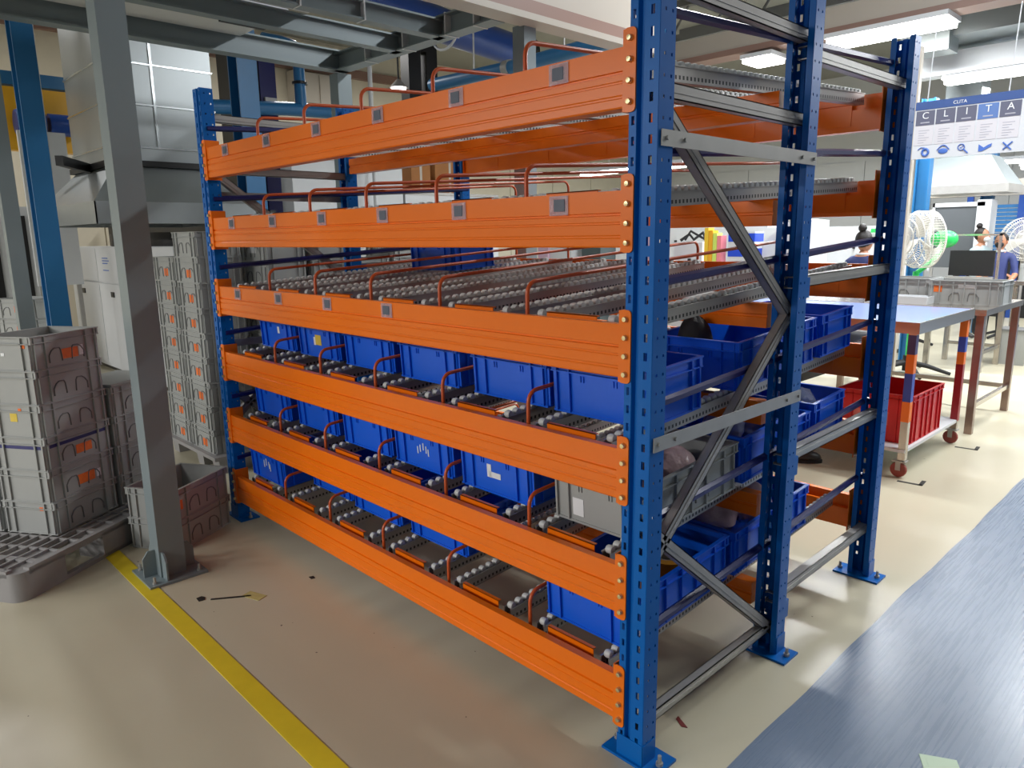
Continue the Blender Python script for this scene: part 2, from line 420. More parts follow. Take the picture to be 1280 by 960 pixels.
for lv, h in LEV.items():
    for c in LANE:
        for d in (.14, -.14):
            tr = link('roller_track', TRM, rack, (c+d, YT0, h+.0105), (math.atan(SL), 0, 0))
            near = lv >= 3 and (lv >= 4 or c > -1.8)
            k8 = (lv in (4, 5, 6) and c > -2.4) or (lv == 3 and c > -1.3)
            if k8:
                for i in range(8): link('roller_wheel', WHM, tr, (0, .02+PITCH*i, .048))
                link('rollers', REST8, tr)['kind'] = 'stuff'
            else:
                link('rollers', WALL, tr)['kind'] = 'stuff'
# navy side rails on both ends of each level
for lv, h in LEV.items():
    for x in (-.085, -2.778):
        p, q = Vector((x, .02, h+.158)), Vector((x, 1.76, h+.158+SL*1.74))
        obj('side_rail', B().tube([p, q], .014, 6), NAVY, rack)

# ------------------------------------------------------------------ bins and crates
def crate_meshes(w, d, h, body_mat, rib_mat, arch_mat, arches=True, notches=False):
    """open stacking crate, footprint w (x) by d (y), origin at bottom centre"""
    t = .004; ins = .012; hw, hd = w/2, d/2
    b = B()
    b.box(-hw+ins+.008, -hd+ins+.008, 0, hw-ins-.008, hd-ins-.008, .006)          # floor
    for s in (-1, 1):                                                           # walls
        b.box(-hw+ins, s*(hd-ins)-t/2, .004, hw-ins, s*(hd-ins)+t/2, h-.004)
        b.box(s*(hw-ins)-t/2, -hd+ins, .004, s*(hw-ins)+t/2, hd-ins, h-.004)
    r = B()
    def ring(z0, z1, o0, o1):
        r.box(-hw+o0, -hd+o0, z0, hw-o0, -hd+o1, z1).box(-hw+o0, hd-o1, z0, hw-o0, hd-o0, z1)
        r.box(-hw+o0, -hd+o1, z0, -hw+o1, hd-o1, z1).box(hw-o1, -hd+o1, z0, hw-o0, hd-o1, z1)
    ring(h-.005, h, 0, .014); ring(h-.036, h-.032, .001, .013); ring(0, .008, .006, .014)
    rim = r.mesh('rim', body_mat, 0)
    q = b
    def ribs(L, axis):
        for f in ((.06, .2, .8, .94) if L < .5 else (.05, .16, .35, .5, .65, .84, .95)):
            p = -L/2 + f*L
            for s in (-1, 1):
                if axis == 'x': q.box(p-.0035, min(s*(hd-.012), s*(hd-.001)), .006, p+.0035, max(s*(hd-.012), s*(hd-.001)), h-.004)
                else: q.box(min(s*(hw-.012), s*(hw-.001)), p-.0035, .006, max(s*(hw-.012), s*(hw-.001)), p+.0035, h-.004)
    ribs(w, 'x'); ribs(d, 'y')
    for sx in (-1, 1):
        for sy in (-1, 1):      # solid corner webs
            q.box(min(sx*(hw-.028), sx*(hw-.002)), min(sy*(hd-.013), sy*(hd-.004)), h-.034, max(sx*(hw-.028), sx*(hw-.002)), max(sy*(hd-.013), sy*(hd-.004)), h-.003)
    if notches:
        for s in (-1, 1):
            for f in (-.17, .17):
                for e in (-.008, .004): q.box(f*w+e, min(s*(hd-.012), s*(hd-.006)), h-.062, f*w+e+.005, max(s*(hd-.012), s*(hd-.006)), h-.042)
    body = b.mesh('body', body_mat, 0)
    arch = None
    if arches:        # paired arches moulded on the long faces, one outline per arch
        arch = []
        for s in (-1, 1):
            for x0, x1, f in ((-.105, -.03, 1), (.03, .105, -1)):
                o0, o1 = (x0, x1) if f > 0 else (x1, x0)
                pr = [(o0, .028), (o0, .062), (o0+f*.016, .084), (o0+f*.034, .094), (o1-f*.012, .094), (o1-f*.004, .082), (o1, .04), (o1, .028)]
                if w >= d: pts = [(u, s*(hd-.0085), z) for u, z in pr]
                else: pts = [(s*(hw-.0085), u, z) for u, z in pr]
                arch.append(B().tube(pts, .0032, 6).mesh('handle_arch', arch_mat, 30))
    return dict(body=body, rim=rim, arch=arch, w=w, d=d, h=h)
K_B43 = crate_meshes(.388, .30, .172, BINB, BINB2, BINB2, False, True)
K_B42 = crate_meshes(.36, .20, .15, BINB, BINB2, BINB2, False, False)
K_B64 = crate_meshes(.36, .60, .172, BINB, BINB2, BINB2, False, True)
K_B44 = crate_meshes(.36, .46, .20, BINB, BINB2, BINB2, False, False)
K_G64 = crate_meshes(.36, .58, .172, GREY, GREY, GREYD, True, True)
K_G43 = crate_meshes(.305, .42, .165, GREY, GREY, GREYD)
K_G34 = crate_meshes(.40, .30, .165, GREY, GREY, GREYD)
K_R = crate_meshes(.48, .62, .32, RED, RED, RED, False, False)
LAB = {}
def patch(w, h, m):
    k = (w, h, m.name)
    if k not in LAB: LAB[k] = B().box(-w/2, -.0012, -h/2, w/2, .0, h/2).mesh('label_patch', m, 0)
    return LAB[k]
def crate(K, name, label, cat, loc, rot=(0,0,0), group=None, stickers=()):
    t = thing(name, label, cat, loc, rot, group)
    link('body', K['body'], t); link('rim', K['rim'], t)
    for a in (K['arch'] or ()): link('handle_arch', a, t)
    for (face, u, z, w, h, m, nm) in stickers:
        o = link(nm, patch(w, h, m), t)
        off = K['d']/2 - .0095 if face in ('-y', '+y') else K['w']/2 - .0095
        if face == '-y': o.location = (u, -off, z)
        elif face == '+y': o.location = (u, off, z); o.rotation_euler = (0, 0, PI)
        elif face == '+x': o.location = (off, u, z); o.rotation_euler = (0, 0, PI/2)
        else: o.location = (-off, u, z); o.rotation_euler = (0, 0, -PI/2)
    return t
TILT = math.atan(SL)
def on_track(lv, y): return LEV[lv] + .0105 + .0625 + SL*(y-YT0)
def rack_bin(K, lv, x, y0, label, stickers=(), name='blue_bin', group='bins on the flow rack', rz=0):
    yc = y0 + K['d']/2
    return crate(K, name, label, 'bin' if name == 'blue_bin' else 'crate', (x, yc, on_track(lv, yc)), (TILT, 0, rz), group, stickers)
W4 = ('-y', .0, .085, .03, .045, WLABEL, 'label_patch')
order = ['nearest the front right upright', 'second from the right', 'third from the right', 'fourth from the right', 'fifth from the right', 'at the far left end']
X4 = (-.31, -.72, -1.19, -1.63, -2.08, -2.52)
for k in range(6):
    st = []; ex = ''
    if k == 4: st = [('-y', .0, .085, .055, .05, YLABEL, 'label_patch'), ('-y', -.035, .078, .018, .04, WLABEL, 'label_patch')]; ex = ' with a yellow label'
    if k == 5: st = [('-y', .02, .10, .022, .035, WLABEL, 'label_patch')]; ex = ' with a small white label'
    rack_bin(K_B43, 4, X4[k], (.155, .16, .165, .17, .18, .185)[k], 'blue bin%s on the fourth level, %s' % (ex, order[k]), st)
for k in range(1, 6):
    st = []; ex = ''
    if k == 1: st = [('-y', -.03, .085, .022, .05, WLABEL, 'label_patch'), ('-y', .0, .072, .06, .022, WLABEL, 'label_patch')]; ex = ' with a torn white label'
    if k == 2: st = [('-y', x, .095-.01*abs(i-2), .006, .03, WLABEL, 'scribble') for i, x in enumerate((-.03, -.012, .008, .026, .04))]; ex = ' with white scribbles'
    rack_bin(K_B43, 5, (0, -.757, -1.19, -1.60, -2.06, -2.50)[k], .12 if k != 4 else .135, 'blue bin%s on the fifth level, %s' % (ex, order[k]), st)
rack_bin(K_G64, 5, -.295, .125, 'grey crate of cartons and bags on the fifth level behind the front right upright', [('-y', -.07, .055, .045, .06, WLABEL, 'label_patch')], 'grey_crate', 'crates on the flow rack')
rack_bin(K_B64, 6, -.31, .10, 'long blue bin with a tape roll on the bottom level beside the front right upright')
for k, y in ((2, .18), (3, .18), (4, .20), (5, .072)):
    st = [('-y', x, .10-.012*abs(i-1), .008, .04, WLABEL, 'scribble') for i, x in enumerate((-.035, -.01, .02, .03))] if k == 5 else []
    rack_bin(K_B43, 6, (0, 0, -1.19, -1.645, -2.08, -2.52)[k], y, 'blue bin on the bottom level, %s%s' % (order[k], ', against the front stop' if k == 5 else ''), st)
rack_bin(K_B64, 4, -.30, .68, 'long blue bin with a black bag behind the front row of the fourth level')
rack_bin(K_B43, 4, -.31, 1.32, 'blue bin on the fourth level, rearmost, seen right of the middle upright')
rack_bin(K_B43, 5, -.31, .74, 'blue bin with clear bags behind the grey crate on the fifth level')
rack_bin(K_B42, 5, -.29, 1.06, 'short blue bin on the fifth level between two bag filled bins')
bb = rack_bin(K_B43, 5, -.30, 1.28, 'bright blue bin with a yellow capped bag at the rear of the fifth level')
rack_bin(K_B64, 6, -.30, .72, 'blue bin full of pinkish plastic bags on the bottom level', [('+x', -.06, .09, .10, .07, LBLUE, 'label_patch')])
rack_bin(K_B43, 3, LANE[4]+.02, .88, 'lone blue bin standing far back on the empty third level')
# things inside the bins
def on(lv, y, dz): return on_track(lv, y) + dz
tr = thing('tape_roll', 'amber roll of tape lying in the long blue bin on the bottom level', 'tape', (LANE[0]+.06, .50, on(6, .5, .075)))
obj('tape', B().lathe([(.045,0),(.078,0),(.078,.05),(.045,.05),(.045,0)], 24), TAPEY, tr)
obj('core', B().lathe([(.040,-.001),(.0449,-.001),(.0449,.051),(.040,.051),(.040,-.001)], 24), CREAM2, tr)
cb = thing('small_carton', 'brown open carton under the tape roll in the bottom level bin', 'box', (LANE[0]+.05, .45, on(6, .45, .008)), (TILT, 0, .1))
obj('carton_body', B().box(-.11, -.16, 0, .11, .16, .062), BROWN, cb)
def bag(name, label, x, y, z, r, m, seed, group=None, sq=(1,1,1)):
    o = obj(name, B().blob((0,0,r*sq[2]*.9), r*sq[0], r*sq[1], r*sq[2], 16, 10, .28, seed), m, None, (x, y, z), smooth=50)
    md = o.modifiers.new('soft', 'SUBSURF'); md.levels = 1; md.render_levels = 1
    return tag(o, label, 'bag', group)
bag('plastic_bag', 'pinkish plastic bag lying in the bottom level bin, front one', LANE[0]+.0, .90, on(6, .9, .06), .10, BAGP, 4, 'bags in the bins', (1.1,.9,.85))
bag('plastic_bag', 'pinkish plastic bag behind another in the bottom level bin', LANE[0]+.06, 1.06, on(6, 1.06, .06), .10, BAGP, 5, 'bags in the bins', (1,.9,.9))
bag('plastic_bag', 'black plastic bag standing in the tall blue bin behind the front right upright', LANE[0]-.02, .76, on(4, .76, .03), .085, BLACKR, 6, 'bags in the bins', (.8,.8,1.3))
bag('plastic_bag', 'crumpled clear bag in the blue bin behind the grey crate', LANE[0]+.0, .96, on(5, .96, .06), .09, BAGC, 7, 'bags in the bins', (1,.9,.9))
bag('plastic_bag', 'clear bag bulging from the blue bin beside the middle upright, fifth level', LANE[0]+.08, 1.06, on(5, 1.06, .06), .08, BAGC, 8, 'bags in the bins', (.9,1,1.1))
bag('plastic_bag', 'pinkish bag with orange contents in the grey crate on the fifth level', LANE[0]+.04, .50, on(5, .5, .03), .10, BAGP, 9, 'bags in the bins', (1.2,1.2,.8))
bg = thing('plastic_bag', 'clear bag with a yellow cap in the bright blue rear bin', 'bag', (LANE[0]+.06, 1.42, on(5, 1.42, .06)), (0,0,0), 'bags in the bins')
obj('bag_film', B().blob((0,0,.06), .10, .09, .075, 14, 8, .3, 11), BAGC, bg, smooth=50)
obj('yellow_cap', B().lathe([(.022,.12),(.022,.145),(0,.148)], 12), YELLOW, bg)
cc = thing('small_carton', 'flat brown carton edge standing in the grey crate on the fifth level', 'box', (LANE[0]-.02, .30, on(5, .3, .01)), (TILT, 0, .2))
obj('carton_body', B().box(-.09, -.07, 0, .09, .07, .13), BROWN, cc)

# ------------------------------------------------------------------ left: posts, pallet, crate stacks
def post(name, label, x, y, H, w=.115):
    t = thing(name, label, 'post', (x, y, 0))
    obj('shaft', B().box(-w/2, -w/2, .01, w/2, w/2, H), POST, t, smooth=0)
    obj('base_plate', B().box(-.13, -.13, 0, .13, .13, .012), POST, t, smooth=0)
    for s in (-1, 1):
        g = [(s*w/2,.012),(s*.115,.012),(s*.115,.10),(s*.09,.135),(s*w/2,.135)]
        obj('gusset', B().prism(g if s > 0 else g[::-1], 'x', -.004, .004), POST, t, smooth=0)
        obj('gusset', B().prism(g if s > 0 else g[::-1], 'y', -.05, -.042), POST, t, smooth=0)
    for ax in (-.1, .1):
        for ay in (-.1, .1): link('anchor_bolt', ANCH, t, (ax, ay, .004))
    return t
post('steel_post', 'tall grey steel post with a gusseted foot standing on the floor by the yellow line', -2.36, -.52, 3.0)
post('steel_post', 'thin grey post at the left edge behind the crate stack on the pallet', -4.57, -.56, 2.95, .09)
post('steel_post', 'grey post under the canopy corner behind the left part of the rack', -4.57, 1.92, 2.90, .13)
post('steel_post', 'grey post behind the rack in front of the thick blue duct', -2.6, 2.14, 2.92, .11)

PY = math.radians(33)     # pallet turned away from the aisle
pal = thing('plastic_pallet', 'grey plastic grid pallet under the crate stack at the left edge', 'pallet', (-2.50, -1.095, 0), (0, 0, PY))
# local frame: +y along its right edge, -x to the left; corner at the origin
PW, PD, PH = 1.0, 1.2, .145
for yc in (0, .48, .95):
    for xc in (-.15, -.55, -1.0):
        y0, y1 = yc, yc+.25
        b = B()
        if xc == -.15 and yc == 0:
            r = .06; pl = [(-.15, 0), (-.15, y1), (0, y1)] + [(0-r+r*math.cos(a), r-r*math.sin(a)) for a in [math.radians(15*k) for k in range(7)]]
            b.prism(pl[::-1], 'z', 0, PH-.012)
        else: b.box(max(-PW, xc if xc == -.15 else xc), y0, 0, max(-PW, xc)+.15, y1, PH-.012)
        obj('pallet_foot', b, PALLET, pal, smooth=40)
obj('deck_edge', B().box(-PW, 0.03, PH-.03, -PW+.03, PD, PH).box(-.03, .06, PH-.03, 0, PD, PH).box(-PW, 0, PH-.03, -.06, .03, PH).box(-PW, PD-.03, PH-.03, 0, PD, PH).box(-.03, .25, 0, 0, 1.0, .02), PALLET, pal, smooth=0)
for i in range(15):
    x = -PW + .03 + (PW-.06)*(i+1)/16; w = .009 if i % 3 else .016
    obj('deck_bar', B().box(x-w/2, .02, PH-.02, x+w/2, PD-.02, PH), PALLET, pal, smooth=0)
for i in range(9):
    y = .02 + (PD-.04)*(i+1)/10; w = .012 if i % 3 else .03
    obj('deck_bar', B().box(-PW+.02, y-w/2, PH-.022, -.02, y+w/2, PH-.002), PALLET, pal, smooth=0)
def local(x, y): return (-2.50 + x*math.cos(PY) - y*math.sin(PY), -1.095 + x*math.sin(PY) + y*math.cos(PY))
# main stack
ex_l = ['bottom crate with an orange dot', 'crate with an orange label second from the bottom', 'crate with a navy tape band', 'crate with an orange sun sticker', 'plain crate second from the top', 'open topmost crate with an orange label']
SX, SYY = -.215, .435; CA = math.radians(34)
for i in range(6):
    st = []
    if i == 0: st = [('-y', .07, .13, .022, .018, OLABEL, 'label_patch')]
    if i == 1: st = [('+x', .02, .065, .11, .05, OLABEL, 'label_patch'), ('+x', .10, .065, .03, .04, WLABEL, 'white_label')]
    if i == 2: st = [('-y', .0, .115, .24, .016, NTAPE, 'tape_band'), ('+x', .0, .115, .36, .016, NTAPE, 'tape_band'), ('+x', .03, .06, .10, .045, OLABEL, 'label_patch')]
    if i == 3: st = [('-y', -.01, .10, .04, .04, YLABEL, 'sun_sticker'), ('-y', .03, .14, .018, .012, OLABEL, 'label_patch')]
    if i == 5: st = [('+x', .02, .06, .10, .05, OLABEL, 'label_patch'), ('+x', .09, .065, .028, .05, WLABEL, 'white_label'), ('-y', .095, .12, .03, .02, OLABEL, 'label_patch'), ('-y', -.02, .08, .02, .015, WLABEL, 'white_label')]
    x, y = (-3.086, -.775)
    crate(K_G43, 'grey_crate', 'grey %s in the front pallet stack' % ex_l[i], 'crate', (x, y, PH + .162*i), (0, 0, CA + random.uniform(-.012, .012)), 'crates on the pallet', st)
for i in range(5):
    x, y = (-3.086-.315*math.cos(CA), -.775-.315*math.sin(CA))
    crate(K_G43, 'grey_crate', 'grey crate left of the front pallet stack, %s' % ['lowest of five', 'second of five from the bottom', 'middle one of five', 'fourth of five from the bottom', 'topmost of five'][i], 'crate', (x, y, PH + .162*i), (0, 0, CA), 'crates on the pallet', [('-y', .08, .13, .03, .02, OLABEL, 'label_patch')] if i in (1, 2) else [])
BX, BY = -3.086-.43*math.sin(CA)+.02, -.775+.43*math.cos(CA)+.01
for i in range(4):
    x, y = BX, BY
    crate(K_G43, 'grey_crate', 'shaded grey crate behind the front stack, %s' % ['lowest of four', 'second of four from the bottom', 'third of four from the bottom', 'topmost of four'][i], 'crate', (x, y, PH + .162*i), (0, 0, CA), 'crates on the pallet')
tag(obj('flat_cover', B().box(-.15, -.2, 0, .15, .2, .012), GREY, None, (BX, BY, PH+.162*3+.167), (0, 0, CA), 0), 'flat grey cover on the shaded stack behind the front pallet stack', 'cover')
# two crates standing on the floor between post and rack
def fl(u, v): return (-2.52 + u*(-.885) + v*(-.595), -.385 + u*(-.465) + v*.803)
FX, FY = fl(.165, .20); FA = math.radians(31)
crate(K_G43, 'grey_crate', 'lower grey crate of two on the floor behind the gusseted post', 'crate', (FX, FY, .0), (0, 0, FA), 'crates on the floor by the rack')
crate(K_G43, 'grey_crate', 'open empty grey crate on top of another on the floor behind the gusseted post', 'crate', (FX, FY, .162), (0, 0, FA+.01), 'crates on the floor by the rack', [('+x', -.17, .08, .03, .05, OLABEL, 'label_patch')])
# tall stacks left of the rack, faces to the aisle
p2 = thing('plastic_pallet', 'pale grey plastic pallet under the two tall crate columns left of the rack', 'pallet', (-3.95, .50, 0))
obj('deck', B().box(-.6, -.28, .10, .32, .08, .125), PALLET, p2, smooth=0)
for x in (-.55, -.08, .2):
    obj('pallet_foot', B().frus(x, -.24, 0, x+.1, .05, .10, .012, .01), PALLET, p2, smooth=0)
nm = ['lowest', 'second from the bottom', 'third from the bottom', 'fourth from the bottom', 'fifth from the bottom', 'sixth from the bottom', 'seventh from the bottom', 'eighth from the bottom', 'topmost']
for i in range(9):
    st = [('-y', .02, .06, .07, .05, OLABEL, 'label_patch')] if i != 8 else []
    crate(K_G34, 'grey_crate', 'grey crate, %s in the right of two tall columns' % nm[i], 'crate', (-3.89+random.uniform(-.008,.008), .40, .125 + .1645*i), (0, 0, random.uniform(-.02, .02)), 'tall crate columns left of the rack', st)
for i in range(8):
    crate(K_G34, 'grey_crate', 'grey crate, %s in the left of two tall columns' % (nm[i] if i < 7 else 'topmost'), 'crate', (-4.31+random.uniform(-.008,.008), .40, .125 + .1645*i), (0, 0, random.uniform(-.02, .02)), 'tall crate columns left of the rack', [('-y', .03, .06, .07, .05, OLABEL, 'label_patch')])
cols = [('first', .78, 9), ('second', 1.12, 9), ('third', 1.46, 8), ('fourth', 1.80, 9)]
for cn, y, n in cols:
    b0 = thing('plastic_pallet', 'low grey pallet under the %s crate column behind the tall corner columns' % cn, 'pallet', (-3.72, y, 0))
    obj('deck', B().box(-.22, -.16, .06, .22, .16, .09), PALLET, b0, smooth=0)
    obj('pallet_foot', B().box(-.2, -.14, 0, -.1, .14, .06).box(.1, -.14, 0, .2, .14, .06), PALLET, b0, smooth=0)
    for i in range(n):
        crate(K_G34, 'grey_crate', 'shaded grey crate seen through the rack, %s column, number %s up' % (cn, ['one','two','three','four','five','six','seven','eight','nine'][i]), 'crate', (-3.72, y, .09+.1645*i), (0,0,0), 'shaded crate columns behind the left end of the rack', [('-y', 0, .08, .1, .05, WLABEL, 'white_label')] if i == 8 else [])
# crates further back at the left edge
for i in range(6):
    crate(K_G34, 'grey_crate', 'grey crate in the far stack beyond the blue column, %s of six' % (['lowest', 'second', 'third', 'fourth', 'fifth', 'topmost'][i]), 'crate', (-6.15, -.25, .10+.167*i), (0, 0, .5), 'far crate stack at the left edge', [('-y', .05, .08, .06, .05, OLABEL, 'label_patch')] if i > 3 else [])
tag(obj('crate_dolly', B().box(-.2,-.16,.05,.2,.16,.1).box(-.18,-.14,0,-.1,-.08,.05).box(.1,-.14,0,.18,-.08,.05).box(-.18,.08,0,-.1,.14,.05).box(.1,.08,0,.18,.14,.05), BLACK, None, (-6.15,-.25,0), (0,0,.5), 0), 'black dolly under the far crate stack at the left edge', 'dolly')

# ------------------------------------------------------------------ left background: oven, duct, columns
mc = thing('white_cabinet', 'big white machine cabinet below the galvanised hood', 'machine', (-7.75, 1.0, 0))
obj('cabinet_body', B().box(-2.2, 0, .05, 1.6, .98, 1.50), WHITE, mc, smooth=0)
obj('plinth', B().box(-2.15, .03, 0, 1.55, .95, .05), BLACK, mc, smooth=0)
for x0, x1 in ((-2.18, -1.0), (-.98, .3), (.32, 1.58)):
    obj('upper_panel', B().box(x0, -.02, 1.09, x1, 0, 1.49), WHITE, mc, smooth=0)
    d = obj('door', B().box(x0, -.02, .10, x1, 0, 1.07), WHITE, mc, smooth=0)
    obj('latch', B().box(x0+.45, -.03, .92, x0+.56, -.02, .98), BLACK, d, smooth=0)
for i, (w, z) in enumerate(((.22, 1.36), (.26, 1.33), (.2, 1.30), (.22, 1.22))):
    obj('notice_line', B().box(-.75, -.0215, z, -.75+w, -.02, z+.012), ICON, mc, smooth=0)
tag(obj('hood_shade_sheet', B().box(-11.8, 2.0, 0, -7.06, 2.06, 1.85).box(-6.76, 2.0, 0, -6.2, 2.06, 1.85), BLACK, None, (0,0,0), (0,0,0), 0), 'black casing sheet added behind the blowers under the galvanised hood', 'shading')  # black sheet added to stand in for the shade under the hood
fan_ = thing('axial_blower', 'round black blower on top of the white cabinet under the hood', 'fan', (-6.95, 1.45, 1.50))
obj('blower_ring', B().lathe([(.42,0),(.42,.14),(.38,.14),(.38,.0)], 24), BLACK, fan_)
obj('blower_blades', B().box(-.36,-.04,.05,.36,.04,.08).box(-.04,-.36,.05,.04,.36,.08), BLACKR, fan_)
fan_ = thing('axial_blower', 'second black blower on the white cabinet, further left under the hood', 'fan', (-8.2, 1.45, 1.50))
obj('blower_ring', B().lathe([(.42,0),(.42,.14),(.38,.14),(.38,.0)], 24), BLACK, fan_)
obj('blower_blades', B().box(-.36,-.04,.05,.36,.04,.08).box(-.04,-.36,.05,.04,.36,.08), BLACKR, fan_)
dk = thing('exhaust_duct', 'large galvanised exhaust duct with a flared hood hanging above the white cabinet', 'duct', (-6.6, 1.0, 0))
obj('duct_shaft', B().box(-.62, -.5, 2.22, .6, .42, 4.6), DUCT, dk, smooth=0)
obj('hood', B()._add([(-.95,-.78,1.88),(.95,-.78,1.88),(.95,.6,1.88),(-.95,.6,1.88),(-.62,-.5,2.2),(.6,-.5,2.2),(.6,.42,2.2),(-.62,.42,2.2)], [(0,1,5,4),(1,2,6,5),(2,3,7,6),(3,0,4,7),(4,5,6,7)]).box(-.95,-.78,1.70,-.94,.6,1.88).box(.94,-.78,1.70,.95,.6,1.88).box(-.95,-.78,1.70,.95,-.77,1.88).box(-.95,.59,1.70,.95,.6,1.88), DUCT, dk, smooth=0)
for z in (2.36, 2.72, 3.06): obj('duct_flange', B().box(-.63, -.51, z, .61, .43, z+.014), SEAM, dk, smooth=0)
obj('duct_flange', B().box(.6, -.12, 2.36, .612, -.10, 4.6), SEAM, dk, smooth=0)
obj('dark_flange', B().box(-.66, -.54, 2.20, .64, .46, 2.25), BLACK, dk, smooth=0)
obj('support_bar', B().box(-1.1, -.03, -.04, 0, .03, .04).box(-1.12, -.05, -.06, -1.05, .05, .06), BLACK, dk, (.55, -.9, 2.22), (0, 0, -.55), 0)
def column(name, label, x, y, w, H, m, rz=0):
    t = thing(name, label, 'column', (x, y, 0), (0, 0, rz))
    obj('web', B().box(-w/2, -.01, 0, w/2, .01, H), m, t, smooth=0)
    obj('flange', B().box(-w/2-.008, -w/2, 0, -w/2+.008, w/2, H), m, t, smooth=0)
    obj('flange', B().box(w/2-.008, -w/2, 0, w/2+.008, w/2, H), m, t, smooth=0)
    return t
column('steel_column', 'blue steel column at the left behind the pallet stack', -5.0, -.28, .13, 5.1, LBLUE)
column('steel_column', 'blue steel column beyond the left end upright of the rack', -6.9, 2.15, .22, 5.1, LBLUE)
cb_ = thing('crane_beam', 'blue crane beam with a yellow girder below, at the upper left', 'beam', (-9.0, -2, 3.0))
obj('blue_beam', B().box(-.1, 0, .28, .1, 3.6, .42), LBLUE, cb_, smooth=0)
obj('yellow_girder', B().box(-.08, 1.6, -.42, .08, 3.0, .26), YELLOW, cb_, smooth=0)
mt = thing('hoist_motor', 'navy hoist motor in front of the yellow girder at the upper left', 'motor', (-8.74, .35, 2.86))
obj('motor_body', B().lathe([(.0,0),(.13,.0),(.15,.04),(.15,.24),(.13,.28),(0,.28)], 16, 'y'), PIPEB, mt)
obj('motor_body', B().lathe([(.0,.32),(.12,.32),(.12,.62),(0,.62)], 16, 'y'), PIPEB, mt)
obj('cable', B().tube([(0,.1,-.14),(.02,.14,-.3),(0,.2,-.42),(.03,.26,-.3),(0,.3,-.12)], .012, 6), BLACKR, mt)
tag(obj('conduit', B().tube([(0,0,0),(0,0,2.6)], .03, 8), WHITE, None, (-7.2, .27, 2.2)), 'white vertical conduit in front of the yellow girder', 'pipe')
sh = thing('white_cover', 'white sheet cover hanging beside the exhaust duct at the left', 'cover', (-8.0, .30, 0))
obj('sheet', B().box(0, -.1, 1.1, .05, .33, 2.68), WHITE, sh, smooth=0)
obj('frame_leg', B().box(-.02, -.08, 0, .02, -.04, 1.1).box(-.02, .27, 0, .02, .31, 1.1), STEEL, sh, smooth=0)
mch = thing('machine_frame', 'white framed machine with dark openings at the left edge', 'machine', (-9.2, -.9, 0))
obj('machine_body', B().box(-.3, 0, 0, .5, 1.3, 1.95), WHITE, mch, smooth=0)
for y in (.12, .42, .72, 1.0): obj('dark_opening', B().box(.5, y, .9, .52, y+.2, 1.85), BLACK, mch, smooth=0)
# canopy frame over the aisle side
cf = thing('canopy_frame', 'grey steel canopy frame with white ceiling panels over the rack', 'frame', (0, 0, 2.92))
def hbeam(x0, y0, x1, y1, w=.09, h=.12, nm='frame_beam', m=POST):
    d = Vector((x1-x0, y1-y0, 0)); L = d.length; a = math.atan2(d.y, d.x)
    b = B(); b.M = Matrix.Translation((x0, y0, 0)) @ Matrix.Rotation(a, 4, 'Z')
    b.box(0, -w/2, 0, L, w/2, .012).box(0, -w/2, h-.012, L, w/2, h).box(0, -.008, .012, L, .008, h-.012)
    return obj(nm, b, m, cf, smooth=0)
hbeam(-4.57, -3.2, -4.57, 1.98, .12, .16)
hbeam(-3.72, -3.2, -3.72, 1.92); hbeam(-3.2, -3.2, -3.2, 1.92)
hbeam(-4.57, 1.92, -2.62, 1.92, .12, .14)
hbeam(-4.57, -1.2, -2.62, -1.2)
obj('ceiling_panel', B().box(-4.52, -3.2, .13, -3.76, 1.05, .16), WHITE, cf, smooth=0)
obj('ceiling_panel', B().box(-3.68, -3.2, .13, -3.24, 1.15, .16), WHITE, cf, smooth=0)
obj('ceiling_panel', B().box(-3.16, -3.2, .13, -2.64, .9, .16), WHITE, cf, smooth=0)
for y in (-.1, .35, .8, 1.25): obj('cable_tie', B().box(-3.25, y, -.002, -3.15, y+.01, .125), WHITE, cf, smooth=0)
for x in (-4.1, -3.6, -3.1, -2.8): obj('cable_tie', B().box(x, 1.86, -.003, x+.012, 1.985, .145), WHITE, cf, smooth=0)
ct = thing('cable_trunking', 'cream cable trunking with a brown lower flange running over the rack', 'trunking', (-2.48, 0, 2.93))
obj('trunk_side', B().box(-.03, -.6, .10, .03, 3.4, .44), CREAM2, ct, smooth=0)
obj('lower_flange', B().box(-.07, -.6, .02, .05, 3.4, .10), PINK, ct, smooth=0)
obj('flange_lip', B().box(-.10, -.6, -.02, .06, 3.4, .02), CREAM2, ct, smooth=0)
# pipes and dark machinery above the far side
bp = thing('blue_duct', 'thick glossy blue duct with a white clamp ring under the ceiling', 'duct', (-7.0, 0, 0))
obj('duct_pipe', B().tube([(0,3.2,4.47),(0,5.07,4.30),(0,6.50,4.19)], .215, 20), PIPEB, bp)
obj('end_collar', B().tube([(0,6.45,4.195),(0,6.62,4.18)], .25, 20), BLACK, bp)
obj('clamp_ring', B().tube([(.29*math.cos(a), 5.06+.03*math.sin(a), 4.30+.29*math.sin(a)) for a in [2*PI*k/24 for k in range(25)]], .018, 6), WHITE, bp)
lp = thing('blue_pipe', 'light blue pipe rising to the right above the rack', 'pipe', (0, 0, 0))
obj('pipe_run', B().tube([(-7.5,5.2,3.66),(-5.88,5.2,3.63),(-3.6,5.2,3.66)], .085, 14), MATS['light_blue_paint'], lp)
obj('pipe_clamp', B().tube([(-6.0,5.2,3.63),(-5.9,5.2,3.63)], .10, 14), STEEL, lp)
for x in (-6.6, -5.0, -3.8): obj('hanger', B().tube([(x,5.2,3.7),(x,5.2,5.2)], .012, 6), STEEL, lp)
bx = thing('black_tower', 'black upright mast with a slot behind the rack', 'mast', (-8.0, 5.1, 0))
obj('mast_leg', B().box(-.1, 0, 0, .1, .22, 4.4), BLACK, bx, smooth=0)
